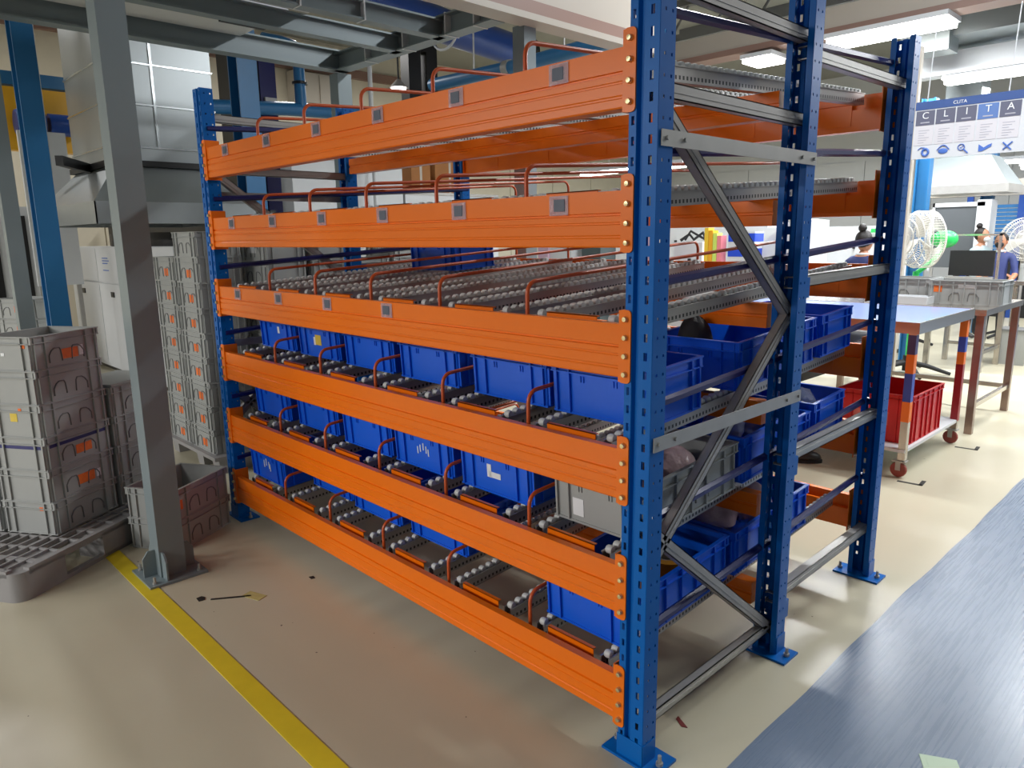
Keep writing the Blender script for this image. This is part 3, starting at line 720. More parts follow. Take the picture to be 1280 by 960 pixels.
obj('mast_leg', B().box(-.1, .32, 0, .1, .52, 4.4), BLACK, bx, smooth=0)
obj('mast_head', B().box(-.1, .22, 4.2, .1, .32, 4.4).box(-.1, .22, 0, .1, .32, 3.0), BLACK, bx, smooth=0)
pr_ = thing('blue_pipework', 'light blue horizontal pipe with a valve and elbow behind the rack top', 'pipe', (-8.0, 0, 0))
obj('pipe_run', B().tube([(0,2.2,3.12),(0,3.2,3.2),(0,4.8,3.26)], .085, 12), LBLUE, pr_)
obj('pipe_riser', B().tube([(0,3.42,3.2),(0,3.42,3.88),(0,3.36,3.98),(0,3.2,4.0),(0,2.95,4.0)], .075, 12), LBLUE, pr_)
obj('support_stand', B().box(-.04,2.7,0,.04,2.78,3.1).box(-.04,4.4,0,.04,4.48,3.2), STEEL, pr_, smooth=0)
obj('valve', B().lathe([(.10,3.52),(.10,3.55),(.07,3.56),(.07,3.74),(.10,3.75),(.10,3.78)], 14, 'z', (0,3.42,0)), BLACK, pr_)
ec = thing('dark_control_cabinet', 'dark navy and black control cabinet beside the far blue column', 'cabinet', (-8.4, 2.6, 0))
obj('cabinet_body', B().box(-.2, 0, 0, .2, .36, 4.1), BLACK, ec, smooth=0)
obj('cabinet_side', B().box(-.2, .36, 0, .22, .58, 4.0), MATS['navy_tube_paint'], ec, smooth=0)
obj('plug', B().box(.22, .40, 3.24, .26, .56, 3.34), STEEL, ec, smooth=0)
we = thing('white_enclosure', 'white panelled machine enclosure behind the left half of the rack', 'machine', (-7.6, 3.0, 0))
for i in range(2):
    obj('enclosure_panel', B().box(-.3, .85*i+.01, .1, 0, .85*i+.84, 2.55), WHITE, we, smooth=0)
we2 = thing('low_enclosure', 'lower white enclosure carrying the brown cartons behind the rack', 'machine', (-7.6, 4.72, 0))
obj('top_plate', B().box(-.3, 0, 2.16, .02, 1.8, 2.198), STEEL, we2, smooth=0)
obj('plinth', B().box(-.25, .02, 0, -.02, 1.78, .1), BLACK, we2, smooth=0)
for i in range(3):
    obj('panel', B().box(-.3, .6*i+.01, .1, 0, .6*i+.59, 2.16), WHITE, we2, smooth=0)
obj('plinth', B().box(-.25, .02, 0, -.02, 1.68, .1), BLACK, we, smooth=0)
obj('top_rail', B().box(-.3, 0, 2.55, .02, 1.71, 2.61), STEEL, we, smooth=0)
wc = thing('wall_cabinet', 'pale grey electrical box on the far wall above the rack', 'cabinet', (-11.9, 5.3, 4.0))
obj('cabinet_body', B().box(0, 0, 0, .25, 1.0, .55), CREAM2, wc, smooth=0)
obj('door', B().box(.25, .02, .02, .27, .48, .53).box(.25, .52, .02, .27, .98, .53), CREAM2, wc, smooth=0)
sg = thing('signal_lamp', 'small signal lamp with orange and green sections on a white pole', 'lamp', (-7.4, 4.1, 0))
obj('pole', B().tube([(0,0,0),(0,0,3.75)], .03, 8), WHITE, sg)
obj('green_section', B().lathe([(.05,3.80),(.05,3.93),(0,3.93)], 10), GREEN, sg)
obj('orange_section', B().lathe([(.05,3.93),(.05,4.02),(0,4.05)], 10), OLABEL, sg)
hl = thing('hanging_lamp', 'small glowing lamp hanging on a thin cable behind the rack top', 'lamp', (-7.4, 4.55, 3.5))
obj('cable', B().tube([(0,0,.12),(0,0,1.7)], .012, 6), BLACKR, hl)
obj('shade', B().lathe([(.02,.14),(.10,.06),(.13,.03)], 12), DSTEEL, hl)
obj('bulb', B().blob((0,0,.02), .10, .10, .05), LAMP, hl)
for i, (y, z, w, h, lb) in enumerate(((4.85, 2.20, .34, .40, 'taller brown carton on the white enclosure behind the rack'), (5.28, 2.20, .55, .46, 'wide brown carton on the white enclosure behind the rack'))):
    c_ = thing('brown_carton', lb, 'box', (-7.75, y, z))
    obj('carton_body', B().box(-.15, 0, 0, .15, w, h), BROWN, c_, smooth=0)
    obj('tape_strip', B().box(-.151, w/2-.02, 0, .151, w/2+.02, h+.001), CREAM2, c_, smooth=0)

tag(obj('black_fixture', B().box(-.08,-.16,-.05,.08,.16,.0), BLACK, None, (-4.0, .86, 3.048), (0,0,0), 0), 'black box fixture under the white canopy panel', 'fixture')
# chiller notice
cn = thing('chiller_sign', 'white sign reading chiller 2 above the left tall crate column', 'sign', (-4.45, .72, 0))
obj('board', B().box(-.14, 0, 1.40, .24, .012, 1.60), WHITE, cn, smooth=0)
obj('stake', B().box(-.13, .012, 0, -.10, .03, 1.6), WHITE, cn, smooth=0)
text('lettering', 'chiller 2', .065, DARK, cn, (.08, -.002, 1.52), (PI/2, 0, 0), .001)

# ------------------------------------------------------------------ right: tables, crates, fan, poster
tt = thing('work_trolley', 'wheeled steel table with a pale blue top and colour taped legs', 'table', (-.36, 3.27, 0))
obj('table_top', B().box(-1.55, 0, .985, 0, 1.14, .997), TOPB, tt, smooth=0)
obj('top_edge', B().box(-1.56, -.012, .93, .012, 0, 1.0).box(0, 0, .93, .012, 1.15, 1.0).box(-1.56, 1.14, .93, .0, 1.152, 1.0).box(-1.56, 0, .93, -1.548, 1.14, 1.0), INOX, tt, smooth=0)
TB = {'o': mat('orange_tape', (244, 122, 34), .45), 'b': mat('blue_tape', (56, 84, 176), .45), 'r': mat('dark_red_tape', (150, 24, 30), .4), 'n': mat('violet_tape', (70, 62, 110), .45)}
for (lx, ly, bands) in ((-.03, .03, [('n', .80, .92), ('o', .68, .80), ('b', .50, .68), ('o', .37, .50)]), (-.03, 1.10, [('o', .80, .92), ('b', .69, .80), ('o', .60, .69), ('r', .18, .60)]), (-1.5, .03, []), (-1.5, 1.10, [])):
    lg = obj('leg', B().box(lx-.022, ly-.022, .12, lx+.022, ly+.022, .93), INOX, tt, smooth=0)
    for (k, z0, z1) in bands: obj('tape_band', B().box(lx-.0235, ly-.0235, z0, lx+.0235, ly+.0235, z1), TB[k], lg, smooth=0)
    cs = obj('castor', B().box(lx-.05, ly-.03, .105, lx+.03, ly+.03, .115).box(lx-.03, ly-.022, .05, lx+.0, ly-.018, .11).box(lx-.03, ly+.018, .05, lx, ly+.022, .11), STEEL, tt, smooth=0)
    obj('castor_wheel', B().lathe([(.012,-.014),(.045,-.013),(.05,-.006),(.05,.006),(.045,.013),(.012,.014)], 16, 'y', (lx-.015, ly, .052)), mat('red_castor', (150, 70, 62), .5) if 'red_castor' not in MATS else MATS['red_castor'], cs)
obj('lower_shelf', B().box(-1.53, .0, .17, -.01, 1.13, .19), WHITE, tt, smooth=0)
crate(K_R, 'red_crate', 'large red crate with a white label standing on the lower shelf of the trolley', 'crate', (-.625, 3.72, .191), (0,0,0), None, [('-y', -.02, .15, .22, .09, mat('pale_red_label', (206, 120, 112), .5), 'label_patch'), ('+y', 0, .26, .12, .03, WLABEL, 'white_label')])
obj('pull_out_tray', B().box(-1.6, -.37, .76, -.52, 1.10, .79), mat('grey_tray', (150, 146, 142), .6), tt, smooth=0)
obj('tray_rail', B().box(-.52, -.37, .70, -.49, 1.10, .795), INOX, tt, smooth=0)
obj('drive_box', B().box(-1.4, .1, .52, -.75, .9, .76), BLACK, tt, smooth=0)
def steel_table(label, x, y, w, d, h, name='steel_table', shelf=True, m=INOXW):
    t = thing(name, label, 'table', (x, y, 0))
    obj('table_top', B().box(-w, 0, h-.045, 0, d, h), INOX, t, smooth=0)
    for lx in (-w+.04, -.04):
        for ly in (.04, d-.04):
            obj('leg', B().box(lx-.026, ly-.026, 0, lx+.026, ly+.026, h-.045), m, t, smooth=0)
    obj('stretcher', B().box(-.055, .06, .20, -.025, d-.06, .235).box(-w+.03, d-.055, .2, -.03, d-.025, .235), INOX, t, smooth=0)
    return t
steel_table('steel table with brownish legs carrying grey crates, behind the trolley', -.345, 4.72, 1.5, 1.14, .965)
crate(crate_meshes(.52, .36, .19, GREY, GREY, GREYD, True), 'grey_crate', 'grey crate with white and orange labels on the steel table behind the trolley', 'crate', (-.60, 5.25, .965), (0,0,0), 'crates on the work tables', [('-y', .02, .145, .13, .03, WLABEL, 'white_label'), ('-y', -.19, .12, .06, .05, OLABEL, 'label_patch')])
crate(crate_meshes(.52, .36, .19, GREY, GREY, GREYD, True), 'grey_crate', 'pale grey crate left of the labelled one on the steel table', 'crate', (-1.16, 5.40, .965), (0,0,0), 'crates on the work tables')
tag(obj('parts_tray', B().box(-.24,-.1,0,.24,.1,.012).box(-.24,-.1,.012,-.232,.1,.06).box(.232,-.1,.012,.24,.1,.06).box(-.232,-.1,.012,.232,-.092,.06).box(-.232,.092,.012,.232,.1,.06), WHITE, None, (-1.05, 5.0, .965), (0,0,0), 0), 'low white tray in front of the pale grey crate on the steel table', 'tray')
steel_table('far steel table beyond the fan with a grey crate on it', -.05, 8.75, 1.0, 1.0, .95, m=INOX)
crate(crate_meshes(.6, .4, .20, GREY, GREY, GREYD, False), 'grey_crate', 'large pale grey crate on the far steel table', 'crate', (-.70, 9.0, .95), (0,0,0), 'crates on the work tables')
steel_table('steel bench with a monitor behind the pedestal fan', -1.0, 7.62, .62, .8, .95, m=INOX)
mo = thing('monitor', 'black flat monitor on a steel frame behind the pedestal fan', 'monitor', (-1.25, 7.85, .95))
obj('screen_back', B().box(-.24, 0, .10, .20, .03, .38), BLACK, mo, smooth=0)
obj('lower_bar', B().box(-.26, -.02, .07, .20, .05, .09), STEEL, mo, smooth=0)
obj('stand', B().box(-.2, .0, 0, .18, .1, .07), BLACKR, mo, smooth=0)
obj('frame_bar', B().box(.22, 0, 0, .245, .025, .56).box(-.26, 0, .54, .245, .025, .56), INOX, mo, smooth=0)
wb_ = thing('waste_bin', 'grey rectangular waste bin beside the far table legs', 'bin', (-.90, 8.56, 0))
obj('bin_body', B().frus(-.12, -.12, 0, .12, .12, .40, .03, .03), GREY, wb_, smooth=0)
obj('bin_rim', B().box(-.16, -.16, .40, .16, .16, .42), GREYD, wb_, smooth=0)

def pedestal_fan(label, x, y, z, az, full=True, r=.30, m=GREEN):
    t = thing('pedestal_fan', label, 'fan', (x, y, 0))
    head = Matrix.Translation((0, 0, z)) @ Matrix.Rotation(az, 4, 'Z')     # local -Y is the blowing side
    b = B(); b.M = head
    def cage(yy, rr): b.tube([(rr*math.cos(2*PI*k/32), yy, rr*math.sin(2*PI*k/32)) for k in range(33)], .006, 5)
    for yy, rr in ((-.145, .06), (-.145, .14), (-.135, .21), (-.10, r*.9), (-.03, r), (.10, r), (.15, r*.8)): cage(yy, rr)
    for k in range(64):
        a = 2*PI*k/64; c, s = math.cos(a), math.sin(a)
        b.tube([(.05*c, -.145, .05*s), (.2*c, -.138, .2*s), (r*.9*c, -.10, r*.9*s), (r*c, -.03, r*s), (r*c, .10, r*s), (r*.8*c, .15, r*.8*s), (.1*c, .17, .1*s)], .0028, 4, False)
    obj('wire_guard', b, FANW, t)
    b = B(); b.M = head; b.lathe([(0,-.15),(.06,-.15),(.06,-.135),(0,-.135)], 16, 'y'); obj('guard_badge', b, FANW, t)
    for k in range(3):
        b = B(); b.M = head @ Matrix.Rotation(2*PI*k/3, 4, 'Y')
        b._add([(-.03,-.02,.03),(.03,.03,.03),(.12,.04,.24),(-.06,-.03,.26),(-.03,-.014,.03),(.03,.036,.03),(.12,.046,.24),(-.06,-.024,.26)], [(0,1,2,3),(7,6,5,4),(0,3,7,4),(1,5,6,2),(3,2,6,7),(0,4,5,1)])
        obj('blade', b, FANW, t)
    b = B(); b.M = head; b.blob((0,.28,.0), .095, .14, .095, 16, 10); b.tube([(0,.16,0),(0,.27,0)], .06, 12); obj('motor', b, m, t)
    b = B(); b.M = head; b.tube([(0,.28,-.06),(.0,.24,-.14),(0,.15,-.25),(0,.0,-.36)], .025, 8); obj('bracket', b, m, t)
    obj('pole', B().tube([(0,0,.1),(0,0,z-.34)], .032, 12), m, t)
    b = B()
    for k in range(5):
        a = 2*PI*k/5+.3; b.tube([(0,0,.13),(.2*math.cos(a),.2*math.sin(a),.09),(.42*math.cos(a),.42*math.sin(a),.02)], [.03,.025,.018], 8)
    b.tube([(0,0,.03),(0,0,.2)], .05, 12)
    obj('foot', b, BLACKR, t)
    return t
pedestal_fan('pedestal fan with a white wire guard and green motor and pole, nearest of the fans', -1.60, 7.12, 1.46, math.radians(-42))
pedestal_fan('white wire fan half hidden behind the nearest fan', -2.42, 9.3, 1.40, math.radians(10), m=DSTEEL)
pedestal_fan('fan at the far right behind the far table', -1.42, 11.0, 1.42, math.radians(20), m=DSTEEL)

# poster ------------------------------------------------------------
po = thing('hanging_board', 'hanging display board with big letters C L I T A and blue icons', 'sign', (-1.385, 6.0, 2.20))
PWD, PHT = 1.02, .48
obj('board', B().box(0, 0, 0, PWD, .02, PHT), WHITE, po, smooth=0)
obj('header_band', B().box(0, -.004, PHT-.05, PWD, 0, PHT+.02), HEADB, po, smooth=0)
text('header_text', 'CLITA', .04, WLABEL, po, (.36, -.006, PHT-.018), (PI/2, 0, 0), .001)
cw = (PWD-.03)/6
for i, ch in enumerate('CLITA'):
    x = .012 + cw*i
    t_ = obj('letter_tile', B().box(x, -.004, PHT-.185, x+cw-.012, 0, PHT-.06), TILEB if ch == 'T' else TILED, po, smooth=0)
    text('letter', ch, .082, WLABEL, t_, (x+cw/2-.004, -.006, PHT-.105), (PI/2, 0, 0), .001)
    obj('caption', B().box(x+.04, -.0055, PHT-.168, x+cw-.05, -.004, PHT-.158), TXT, t_, smooth=0)
    p_ = obj('column_panel', B().box(x, -.003, PHT-.36, x+cw-.012, 0, PHT-.19), PANEL, po, smooth=0)
    for k in range(6): obj('print_line', B().box(x+.03, -.004, PHT-.235-.021*k, x+cw-.045-.02*(k % 3), -.003, PHT-.229-.021*k), TXT, p_, smooth=0)
def icon(b, i): return obj('icon', b, ICON, po)
x = .012 + cw/2; zc = .055
icon(B().tube([(x+.02+.026*math.cos(a), -.005, zc+.03*math.sin(a)) for a in [2*PI*k/14 for k in range(15)]], .010, 5).tube([(x-.045,-.005,zc+.025),(x-.02,-.005,zc+.045),(x+.01,-.005,zc+.04)], .004, 5), 0)
x += cw; icon(B().tube([(x-.05+.1*k/8, -.005, zc+.01+.04*math.sin(PI*k/8)) for k in range(9)], .005, 5).blob((x,-.005,zc), .04, .004, .024), 1)
x += cw; icon(B().tube([(x-.02+.026*math.cos(a), -.005, zc+.02+.026*math.sin(a)) for a in [2*PI*k/14 for k in range(15)]], .004, 5).tube([(x,-.005,zc),(x+.035,-.005,zc-.035)], .006, 5).tube([(x-.03,-.005,zc+.02),(x-.021,-.005,zc+.012),(x-.006,-.005,zc+.034)], .003, 5), 2)
x += cw; icon(B().prism([(x-.05,zc-.03),(x-.02,zc-.03),(x+.045,zc+.005),(x+.05,zc+.03),(x+.02,zc+.02),(x-.01,zc+.0),(x-.05,zc+.03)], 'y', -.005, -.002), 3)
x += cw; icon(B().tube([(x-.035,-.005,zc+.03),(x+.03,-.005,zc-.035)], .006, 5).tube([(x+.035,-.005,zc+.03),(x-.03,-.005,zc-.03)], .006, 5), 4)
for x in (.09, .72): obj('hanging_cord', B().tube([(x,.01,PHT+.02),(x+.02,.01,PHT+.72)], .005, 5), WHITE, po)
tag(obj('cream_pole', B().box(-.03,-.03,0,.03,.03,3.2), CREAM2, None, (-1.43, 6.1, 0), (0,0,0), 0), 'cream square pole beside the hanging letter board and the rear right upright', 'pole')

# lamps over the work lines -----------------------------------------
def tube_lamp(label, x, y, z, L=1.2, w=.14, up=1.2, group='tube lamps over the work lines'):
    t = thing('tube_lamp', label, 'lamp', (x, y, z), (0,0,0), group)
    obj('diffuser', B().box(-L/2, -w/2, 0, L/2, w/2, .05), LAMP, t, smooth=0)
    if x < -5: obj('hanger', B().tube([(-.4,0,.1),(-.4,0,5.2-z)], .008, 5).tube([(.4,0,.1),(.4,0,5.2-z)], .008, 5), STEEL, t)
    obj('housing', B().box(-L/2-.03, -w/2-.01, .05, L/2+.03, w/2+.01, .10), WHITE, t, smooth=0)
    return t
tube_lamp('bright tube lamp over the rear right upright, under the brown trunking', -2.16, 7.33, 3.64, 1.2, .42)
tube_lamp('second bright tube lamp beyond the top of the hanging board', -.60, 8.5, 3.24, 2.6, .16)
tube_lamp('short bright lamp seen between the front and middle uprights near the top', -3.62, 7.33, 3.60, .35, .4)
tube_lamp('small tube lamp low under the hanging board', -2.05, 12.0, 2.55, .8, .12)
tube_lamp('long far tube lamp right of the grey hood', -1.0, 13.5, 2.55, 2.2, .12)
tube_lamp('far tube lamp seen through the rack below the topmost level', -5.6, 7.3, 2.45, 1.8, .14)
tk = thing('lamp_trunking', 'cream and brown lamp trunking crossing above the bright lamp', 'trunking', (-1.5, 7.33, 3.74))
obj('trunk_side', B().box(-3.4, -.12, .07, 3.5, .12, .3), CREAM2, tk, smooth=0)
obj('lower_flange', B().box(-3.4, -.15, 0, 3.5, .15, .07), PINK, tk, smooth=0)
tk = thing('lamp_trunking', 'white lamp trunking carrying the second bright lamp', 'trunking', (-.6, 8.5, 3.34))
obj('trunk_side', B().box(-1.6, -.12, 0, 2.0, .12, .25), WHITE, tk, smooth=0)
for x0, y0, z0 in ((-1.5, 9.0, 4.55), (-1.5, 10.6, 4.6)):
    tr_ = thing('ceiling_truss', 'dark steel ceiling truss beam behind the %s' % ('lamp trunking' if y0 < 10 else 'nearer truss beam'), 'beam', (x0, y0, z0))
    obj('lower_chord', B().box(-5.5, -.06, 0, 5, .06, .10), MATS['grey_crate_arch'], tr_, smooth=0)
    obj('upper_chord', B().box(-5.5, -.06, .5, 5, .06, .6), MATS['grey_crate_arch'], tr_, smooth=0)
    for k in range(14):
        xx = -5.4+.75*k; obj('web_bar', B().tube([(xx,0,.05),(xx+.37,0,.55)], .02, 5), MATS['grey_crate_arch'], tr_)
# ceiling services right
dr = thing('ceiling_duct', 'wide dark grey ventilation duct under the ceiling beyond the bright lamp', 'duct', (-1.0, 7.9, 0))
obj('duct_shaft', B().box(-.85, 0, 3.65, 3.5, 1.0, 4.4), DUCTD, dr, smooth=0)
obj('duct_flange', B().box(.2, -.012, 3.63, .23, 1.01, 4.42), DUCTD, dr, smooth=0)
obj('stub', B().box(-1.2, -.12, 3.5, -.70, .22, 3.72), DUCTD, dr, smooth=0)
dh = thing('exhaust_hood', 'grey sloped exhaust hood below the hanging board', 'hood', (-1.7, 9.2, 2.1))
obj('hood', B()._add([(-.5,-.3,0),(.45,-.3,0),(.45,.5,0),(-.5,.5,0),(-.5,-.1,.36),(.2,-.1,.36),(.2,.4,.36),(-.5,.4,.36)], [(0,3,2,1),(0,1,5,4),(1,2,6,5),(2,3,7,6),(3,0,4,7),(4,5,6,7)]), DUCTD, dh, smooth=0)
obj('hood_lip', B().box(-.52,-.32,-.10,.47,.52,0), STEEL, dh, smooth=0)
obj('hood_stack', B().box(-.4, 0, .36, .0, .35, 2.2), DUCTD, dh, smooth=0)
tag(obj('white_duct', B().box(-2.5,-.15,0,3.0,.15,.22), CREAM2, None, (-.3, 11.4, 2.05), (0,0,.10), 0), 'long white duct crossing above the far blue wall', 'duct')
column('steel_column', 'light blue column left of the nearest fan under the hanging board', -1.83, 7.8, .13, 3.0, LBLUE)
column('steel_column', 'light blue column further back under the grey hood', -2.02, 11.3, .14, 3.0, LBLUE)
lw = thing('louver_screen', 'blue slatted screen wall with a black base at the far right', 'screen', (-3.1, 14.0, 0))
obj('base_panel', B().box(0, 0, 0, 3.6, .08, 1.15), BLACK, lw, smooth=0)
for k in range(12): obj('slat', B().box(0, -.02, 1.17+.07*k, 3.6, .04, 1.17+.07*k+.055), LOUV, lw, smooth=0)
for x in (.12, .92, 1.8, 2.7): obj('post', B().box(x, -.06, 0, x+.1, .02, 2.4), MATS['blue_pipe'], lw, smooth=0)
fb_ = thing('framed_board', 'dark board in a thick white frame behind the nearest fan', 'board', (-2.62, 11.0, 0))
obj('panel', B().box(0, 0, 1.0, .66, .03, 1.90), mat('dark_board', (84, 88, 92), .5), fb_, smooth=0)
obj('frame', B().box(-.03,-.03,.95,.0,.04,1.96).box(-.03,-.03,1.90,.66,.04,1.96).box(.56,-.03,.95,.74,.3,1.99), WHITE, fb_, smooth=0)
obj('leg', B().box(.0,0,0,.04,.03,1.0).box(.6,0,0,.64,.03,1.0), STEEL, fb_, smooth=0)
# things seen behind the rack on the right
def white_machine(name, label, x, y, w, d, h, cat='machine'):
    t = thing(name, label, cat, (x, y, 0))
    obj('machine_body', B().box(0, 0, .06, w, d, h), WHITE, t, smooth=0)
    obj('plinth', B().box(.02, .02, 0, w-.02, d-.02, .06), BLACK, t, smooth=0)
    obj('door', B().box(.04, -.015, .15, w-.04, 0, h*.62), WHITE, t, smooth=0)
    obj('knob', B().box(w*.55, -.03, h*.82, w*.55+.03, 0, h*.86), BLACK, t, smooth=0)
    obj('knob', B().box(w*.75, -.03, h*.83, w*.75+.02, 0, h*.85), BLACK, t, smooth=0)
    return t
white_machine('white_machine', 'long white machine behind the person with a hair bun', -3.9, 7.9, 1.75, 1.0, 1.62)
white_machine('grey_cabinet', 'pale grey cabinet with dark cables on top behind the rack', -4.35, 6.6, .42, .5, 1.45, 'cabinet')
white_machine('white_machine', 'wide white machine behind the middle of the rack', -7.4, 8.4, 3.4, .8, 1.7)
tag(obj('cable_heap', B().tube([(-.2,0,.02),(-.1,.05,.1),(0,0,.03),(.1,.05,.12),(.18,0,.02)], .02, 6).tube([(-.18,.08,.03),(-.05,.0,.14),(.12,.08,.03)], .016, 6), BLACKR, None, (-4.15, 6.75, 1.45)), 'tangle of black cables on the pale grey cabinet', 'cable')
tag(obj('pinkish_panel', B().box(-.13,0,0,.13,.04,1.75), PINKB, None, (-4.35, 6.0, 0), (0,0,0), 0), 'pinkish vertical panel just right of the front right upright', 'panel')
tag(obj('pinkish_panel', B().box(-.09,0,0,.09,.04,1.75), PINKB, None, (-5.55, 5.4, 0), (0,0,0), 0), 'pinkish strip panel behind the rods of the third level', 'panel')
bs = thing('bag_stack', 'stand of yellow, pink and green packets behind the rack', 'stand', (-3.42, 6.05, 0))
obj('stand', B().box(-.12, -.1, 0, .12, .15, 1.2), WHITE, bs, smooth=0)
for k, c in enumerate(((240, 200, 60), (236, 170, 40), (206, 230, 110), (240, 140, 150))):
    obj('packet', B().box(-.11+.055*k, -.06, 1.2+.005*k, -.11+.055*k+.05, .06, 1.62-.03*k), mat('packet_%d' % k, c, .45), bs, smooth=0)
for k in range(3):
    s = thing('blue_white_box', 'blue and white striped box, %s of the pile behind the rack' % ['lowest', 'middle', 'topmost'][k], 'box', (-3.08, 6.1, 1.08+.165*k), (0,0,0), 'striped boxes behind the rack')
    obj('box_body', B().box(-.16, -.08, 0, .16, .12, .16), WHITE, s, smooth=0)
    obj('blue_stripe', B().box(-.161, -.082, .05, .161, .121, .14), mat('stripe_blue', (36, 76, 206), .45) if k == 0 else MATS['stripe_blue'], s, smooth=0)
tag(obj('box_plinth', B().box(-.2,-.1,0,.2,.14,1.08), WHITE, None, (-3.08, 6.1, 0), (0,0,0), 0), 'white plinth carrying the striped boxes behind the rack', 'stand')
wd = thing('white_dome_machine', 'rounded white machine hood behind the steel diagonal brace', 'machine', (-2.75, 6.2, 0))
obj('machine_body', B().box(-.2,0,0,.35,.5,1.3), WHITE, wd, smooth=0)
obj('hood', B().prism([(-.2,1.3),(.35,1.3),(.35,1.68),(.2,1.70),(.05,1.62),(-.1,1.5),(-.2,1.38)], 'y', .0, .5), WHITE, wd, smooth=0)
tag(obj('charcoal_cabinet', B().box(-.15,-.1,0,.15,.2,1.72), mat('charcoal', (70, 82, 84), .5), None, (-4.82, 5.6, 0), (0,0,0), 0), 'charcoal narrow cabinet behind the rods of the third level', 'cabinet')
tag(obj('rag_heap', B().blob((0,0,.12), .18, .16, .13, 12, 8, .5, 3), WHITE, None, (-5.3, 5.6, 1.40)), 'crumpled white and black cloth heap behind the third level rods', 'cloth')
tag(obj('rag_stand', B().box(-.2,-.15,0,.2,.2,1.40), WHITE, None, (-5.3, 5.6, 0), (0,0,0), 0), 'white stand under the crumpled cloth heap', 'stand')
tag(obj('exit_sign', B().box(-.06,-.02,0,.06,0,.045), GREEN, None, (-2.32, 7.88, 1.54), (0,0,0), 0), 'small green sign on the white machine above the person with the bun', 'sign')

# ------------------------------------------------------------------ people
def person(name, label, x, y, rz, shirt, H=1.6, mask=None, bun=True, collar=True):
    t = thing(name, label, 'person', (x, y, 0), (0, 0, rz)); k = H/1.7
    J = {}; E_ = []; Rr = {}
    def j(n, p, r, par=None):
        J[n] = len(J); pts.append(Vector(p)*k); Rr[n] = r*k
        if par: E_.append((J[par], J[n]))
    pts = []
    j('pelvis', (0,.0,.92), .135); j('waist', (0,0,1.06), .12, 'pelvis'); j('chest', (0,-.01,1.25), .145, 'waist'); j('upper', (0,.0,1.38), .10, 'chest'); j('neck', (0,-.01,1.47), .05, 'upper'); j('nape', (0,-.02,1.52), .048, 'neck')
    for s, n in ((-1, 'l'), (1, 'r')):
        j(n+'sh', (s*.17,0,1.38), .062, 'upper'); j(n+'el', (s*.23,-.02,1.12), .045, n+'sh'); j(n+'wr', (s*.20,-.24,1.02), .03, n+'el'); j(n+'palm', (s*.19,-.31,1.01), .03, n+'wr')
        for i, (dx, L) in enumerate(((-.026,.062),(-.009,.072),(.009,.068),(.026,.055))):
            j(n+'f%d' % i, (s*.19+dx,-.35,1.008), .010, n+'palm'); j(n+'g%d' % i, (s*.19+dx*1.1,-.35-L*.5,.995), .009, n+'f%d' % i); j(n+'h%d' % i, (s*.19+dx*1.1,-.35-L*.8,.97), .008, n+'g%d' % i)
        j(n+'t0', (s*.19-s*.04,-.31,1.005), .011, n+'palm'); j(n+'t1', (s*.19-s*.06,-.345,.995), .009, n+'t0')
        j(n+'hip', (s*.09,0,.86), .095, 'pelvis'); j(n+'kn', (s*.10,-.01,.48), .062, n+'hip'); j(n+'an', (s*.10,.02,.09), .042, n+'kn'); j(n+'toe', (s*.11,-.13,.04), .035, n+'an')
    me = bpy.data.meshes.new('body_cage'); me.from_pydata([tuple(p) for p in pts], E_, [])
    o = bpy.data.objects.new('body', me); COL.objects.link(o)
    o.modifiers.new('skin', 'SKIN'); o.modifiers.new('sub', 'SUBSURF').levels = 1
    for i, n in enumerate(J): me.skin_vertices[0].data[i].radius = (Rr[n], Rr[n]*(.75 if n in ('waist','chest','pelvis') else 1))
    me.skin_vertices[0].data[0].use_root = True
    dg = bpy.context.evaluated_depsgraph_get(); m2 = bpy.data.meshes.new_from_object(o.evaluated_get(dg)); bpy.data.objects.remove(o)
    m2.materials.clear()
    for m in (SKIN, shirt, TROUS, SHOEM): m2.materials.append(m)
    for p in m2.polygons:
        c = p.center/k; p.use_smooth = True
        arm = abs(c.x) > .15 and c.z > .93
        if c.z < .1: p.material_index = 3
        elif c.z < .97 and not (c.y < -.2): p.material_index = 2
        elif c.z > 1.45 or c.y < -.12 or (arm and c.z < 1.14): p.material_index = 0
        else: p.material_index = 1
    link('body', m2, t)
    hz = 1.60*k
    b = B().blob((0,-.02*k,hz), .075*k, .095*k, .115*k, 18, 14); b.blob((0,-.115*k,hz-.012*k), .014*k, .022*k, .02*k, 8, 6)
    for s in (-1, 1): b.blob((s*.076*k,-.01*k,hz-.005*k), .012*k, .022*k, .032*k, 8, 6)
    hd = obj('head', b, SKIN, t, smooth=80)
    b = B()
    for s in (-1, 1): b.blob((s*.03*k,-.102*k,hz+.015*k), .013*k, .008*k, .007*k, 8, 6)
    obj('eyes', b, DARK, hd, smooth=80)
    obj('mouth', B().blob((0,-.105*k,hz-.055*k), .022*k, .008*k, .006*k, 8, 6), mat('lips', (140,70,66), .5) if 'lips' not in MATS else MATS['lips'], hd, smooth=80)
    b = B().blob((0,.012*k,hz+.028*k), .088*k, .098*k, .105*k, 18, 12)
    if bun: b.blob((0,.05*k,hz+.155*k), .045*k, .042*k, .045*k, 12, 8, .2, 2)
    obj('hair', b, HAIR, t, smooth=80)
    if mask:
        obj('face_mask', B().blob((0,-.088*k,hz-.045*k), .058*k, .05*k, .048*k, 14, 8), mask, t, smooth=80)
    if collar:
        obj('collar', B().tube([(.068*k*math.cos(a), -.012*k+.062*k*math.sin(a), 1.462*k) for a in [2*PI*q/16 for q in range(17)]], .016*k, 6), WHITE, t, smooth=60)
    return t
person('person', 'person with a dark hair bun and navy shirt seen from behind through the rack', -1.86, 6.3, math.radians(168), SHIRTN, 1.54)
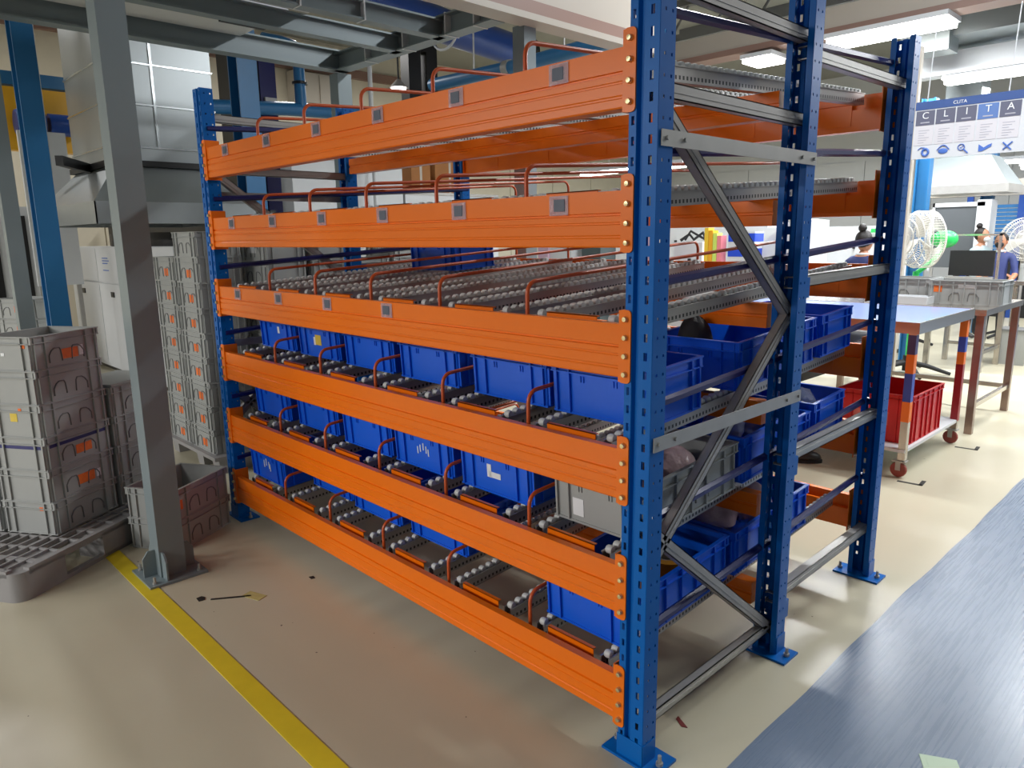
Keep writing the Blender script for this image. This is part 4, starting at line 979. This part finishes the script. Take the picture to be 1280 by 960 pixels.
person('person', 'person with a hair bun, pale shirt and white mask beyond the monitor', -1.87, 10.6, math.radians(70), SHIRTG, 1.56, WHITE, True, False)
person('person', 'person with a black face mask and navy shirt at the far right', -1.42, 9.7, math.radians(0), SHIRTN, 1.49, BLACKR, False)
shx = thing('work_shoe', 'black work shoe on the floor behind the middle upright', 'shoe', (-1.0, 3.20, 0), (0, 0, math.radians(-60)))
obj('sole', B().prism([(.055*math.sin(a)*(1.0 if math.cos(a) > 0 else .8), .14*math.cos(a)) for a in [2*PI*k/20 for k in range(20)]], 'z', 0, .022), BLACKR, shx)
obj('upper', B().blob((0,.03,.035), .05, .105, .045, 14, 8).tube([(0,-.06,.03),(0,-.07,.11)], [.05,.045], 14), SHOEM, shx, smooth=60)

# ------------------------------------------------------------------ floor marks
tag(obj('floor_mark', B().prism([(-.085,-.006),(.085,-.006),(.085,.006),(-.085,.006)], 'z', 0, .002), SCUFF, None, (-1.905, -.42, 0), (0,0,math.radians(56))), 'short black tape mark on the floor right of the gusseted post', 'mark')
tag(obj('floor_mark', B().prism([(-.018,-.012),(.02,-.015),(.024,.01),(0,.02),(-.02,.012)], 'z', 0, .002), SCUFF, None, (-1.99, -.52, 0)), 'small black blot on the floor beside the short tape mark', 'mark')
tag(obj('floor_tape', B().prism([(-.05,-.025),(.05,-.025),(.05,.025),(-.05,.025)], 'z', 0, .002), PALEY, None, (-1.846, -.34, 0), (0,0,.35)), 'worn pale yellow tape patch on the floor before the rack', 'tape')
tag(obj('floor_mark', B().prism([(-.015,-.008),(.012,-.01),(.016,.008),(-.008,.012)], 'z', 0, .002), SCUFF, None, (-1.825, -.07, 0)), 'tiny dark blot on the floor in front of the lowest beam', 'mark')
tag(obj('floor_mark', B().prism([(-.03,-.008),(.03,-.004),(.02,.008),(-.02,.008)], 'z', 0, .002), mat('dark_red_scrap', (110, 30, 26), .6), None, (-.035, .26, 0), (0,0,2.6)), 'dark red scrap on the floor beside the front right upright foot', 'scrap')
tag(obj('floor_sticker', B().box(-.05,-.04,.0026,.05,.04,.005).box(-.035,-.025,.005,.035,.025,.0056), mat('pale_green_sticker', (176, 196, 168), .5), None, (.615, .625, 0), (0,0,.5), 0), 'pale green floor sticker on the blue grey path at the bottom right', 'sticker')
for (x, y, l) in ((-.36, 3.22, 'black L shaped tape mark on the floor under the near trolley castor'), (-.33, 4.30, 'black L shaped tape mark on the floor under the far trolley castor')):
    tag(obj('floor_mark', B().box(-.02,-.012,0,.12,.012,.002).box(.10,-.012,0,.124,.10,.002), SCUFF, None, (x, y, 0), (0,0,.1), 0), l, 'mark')
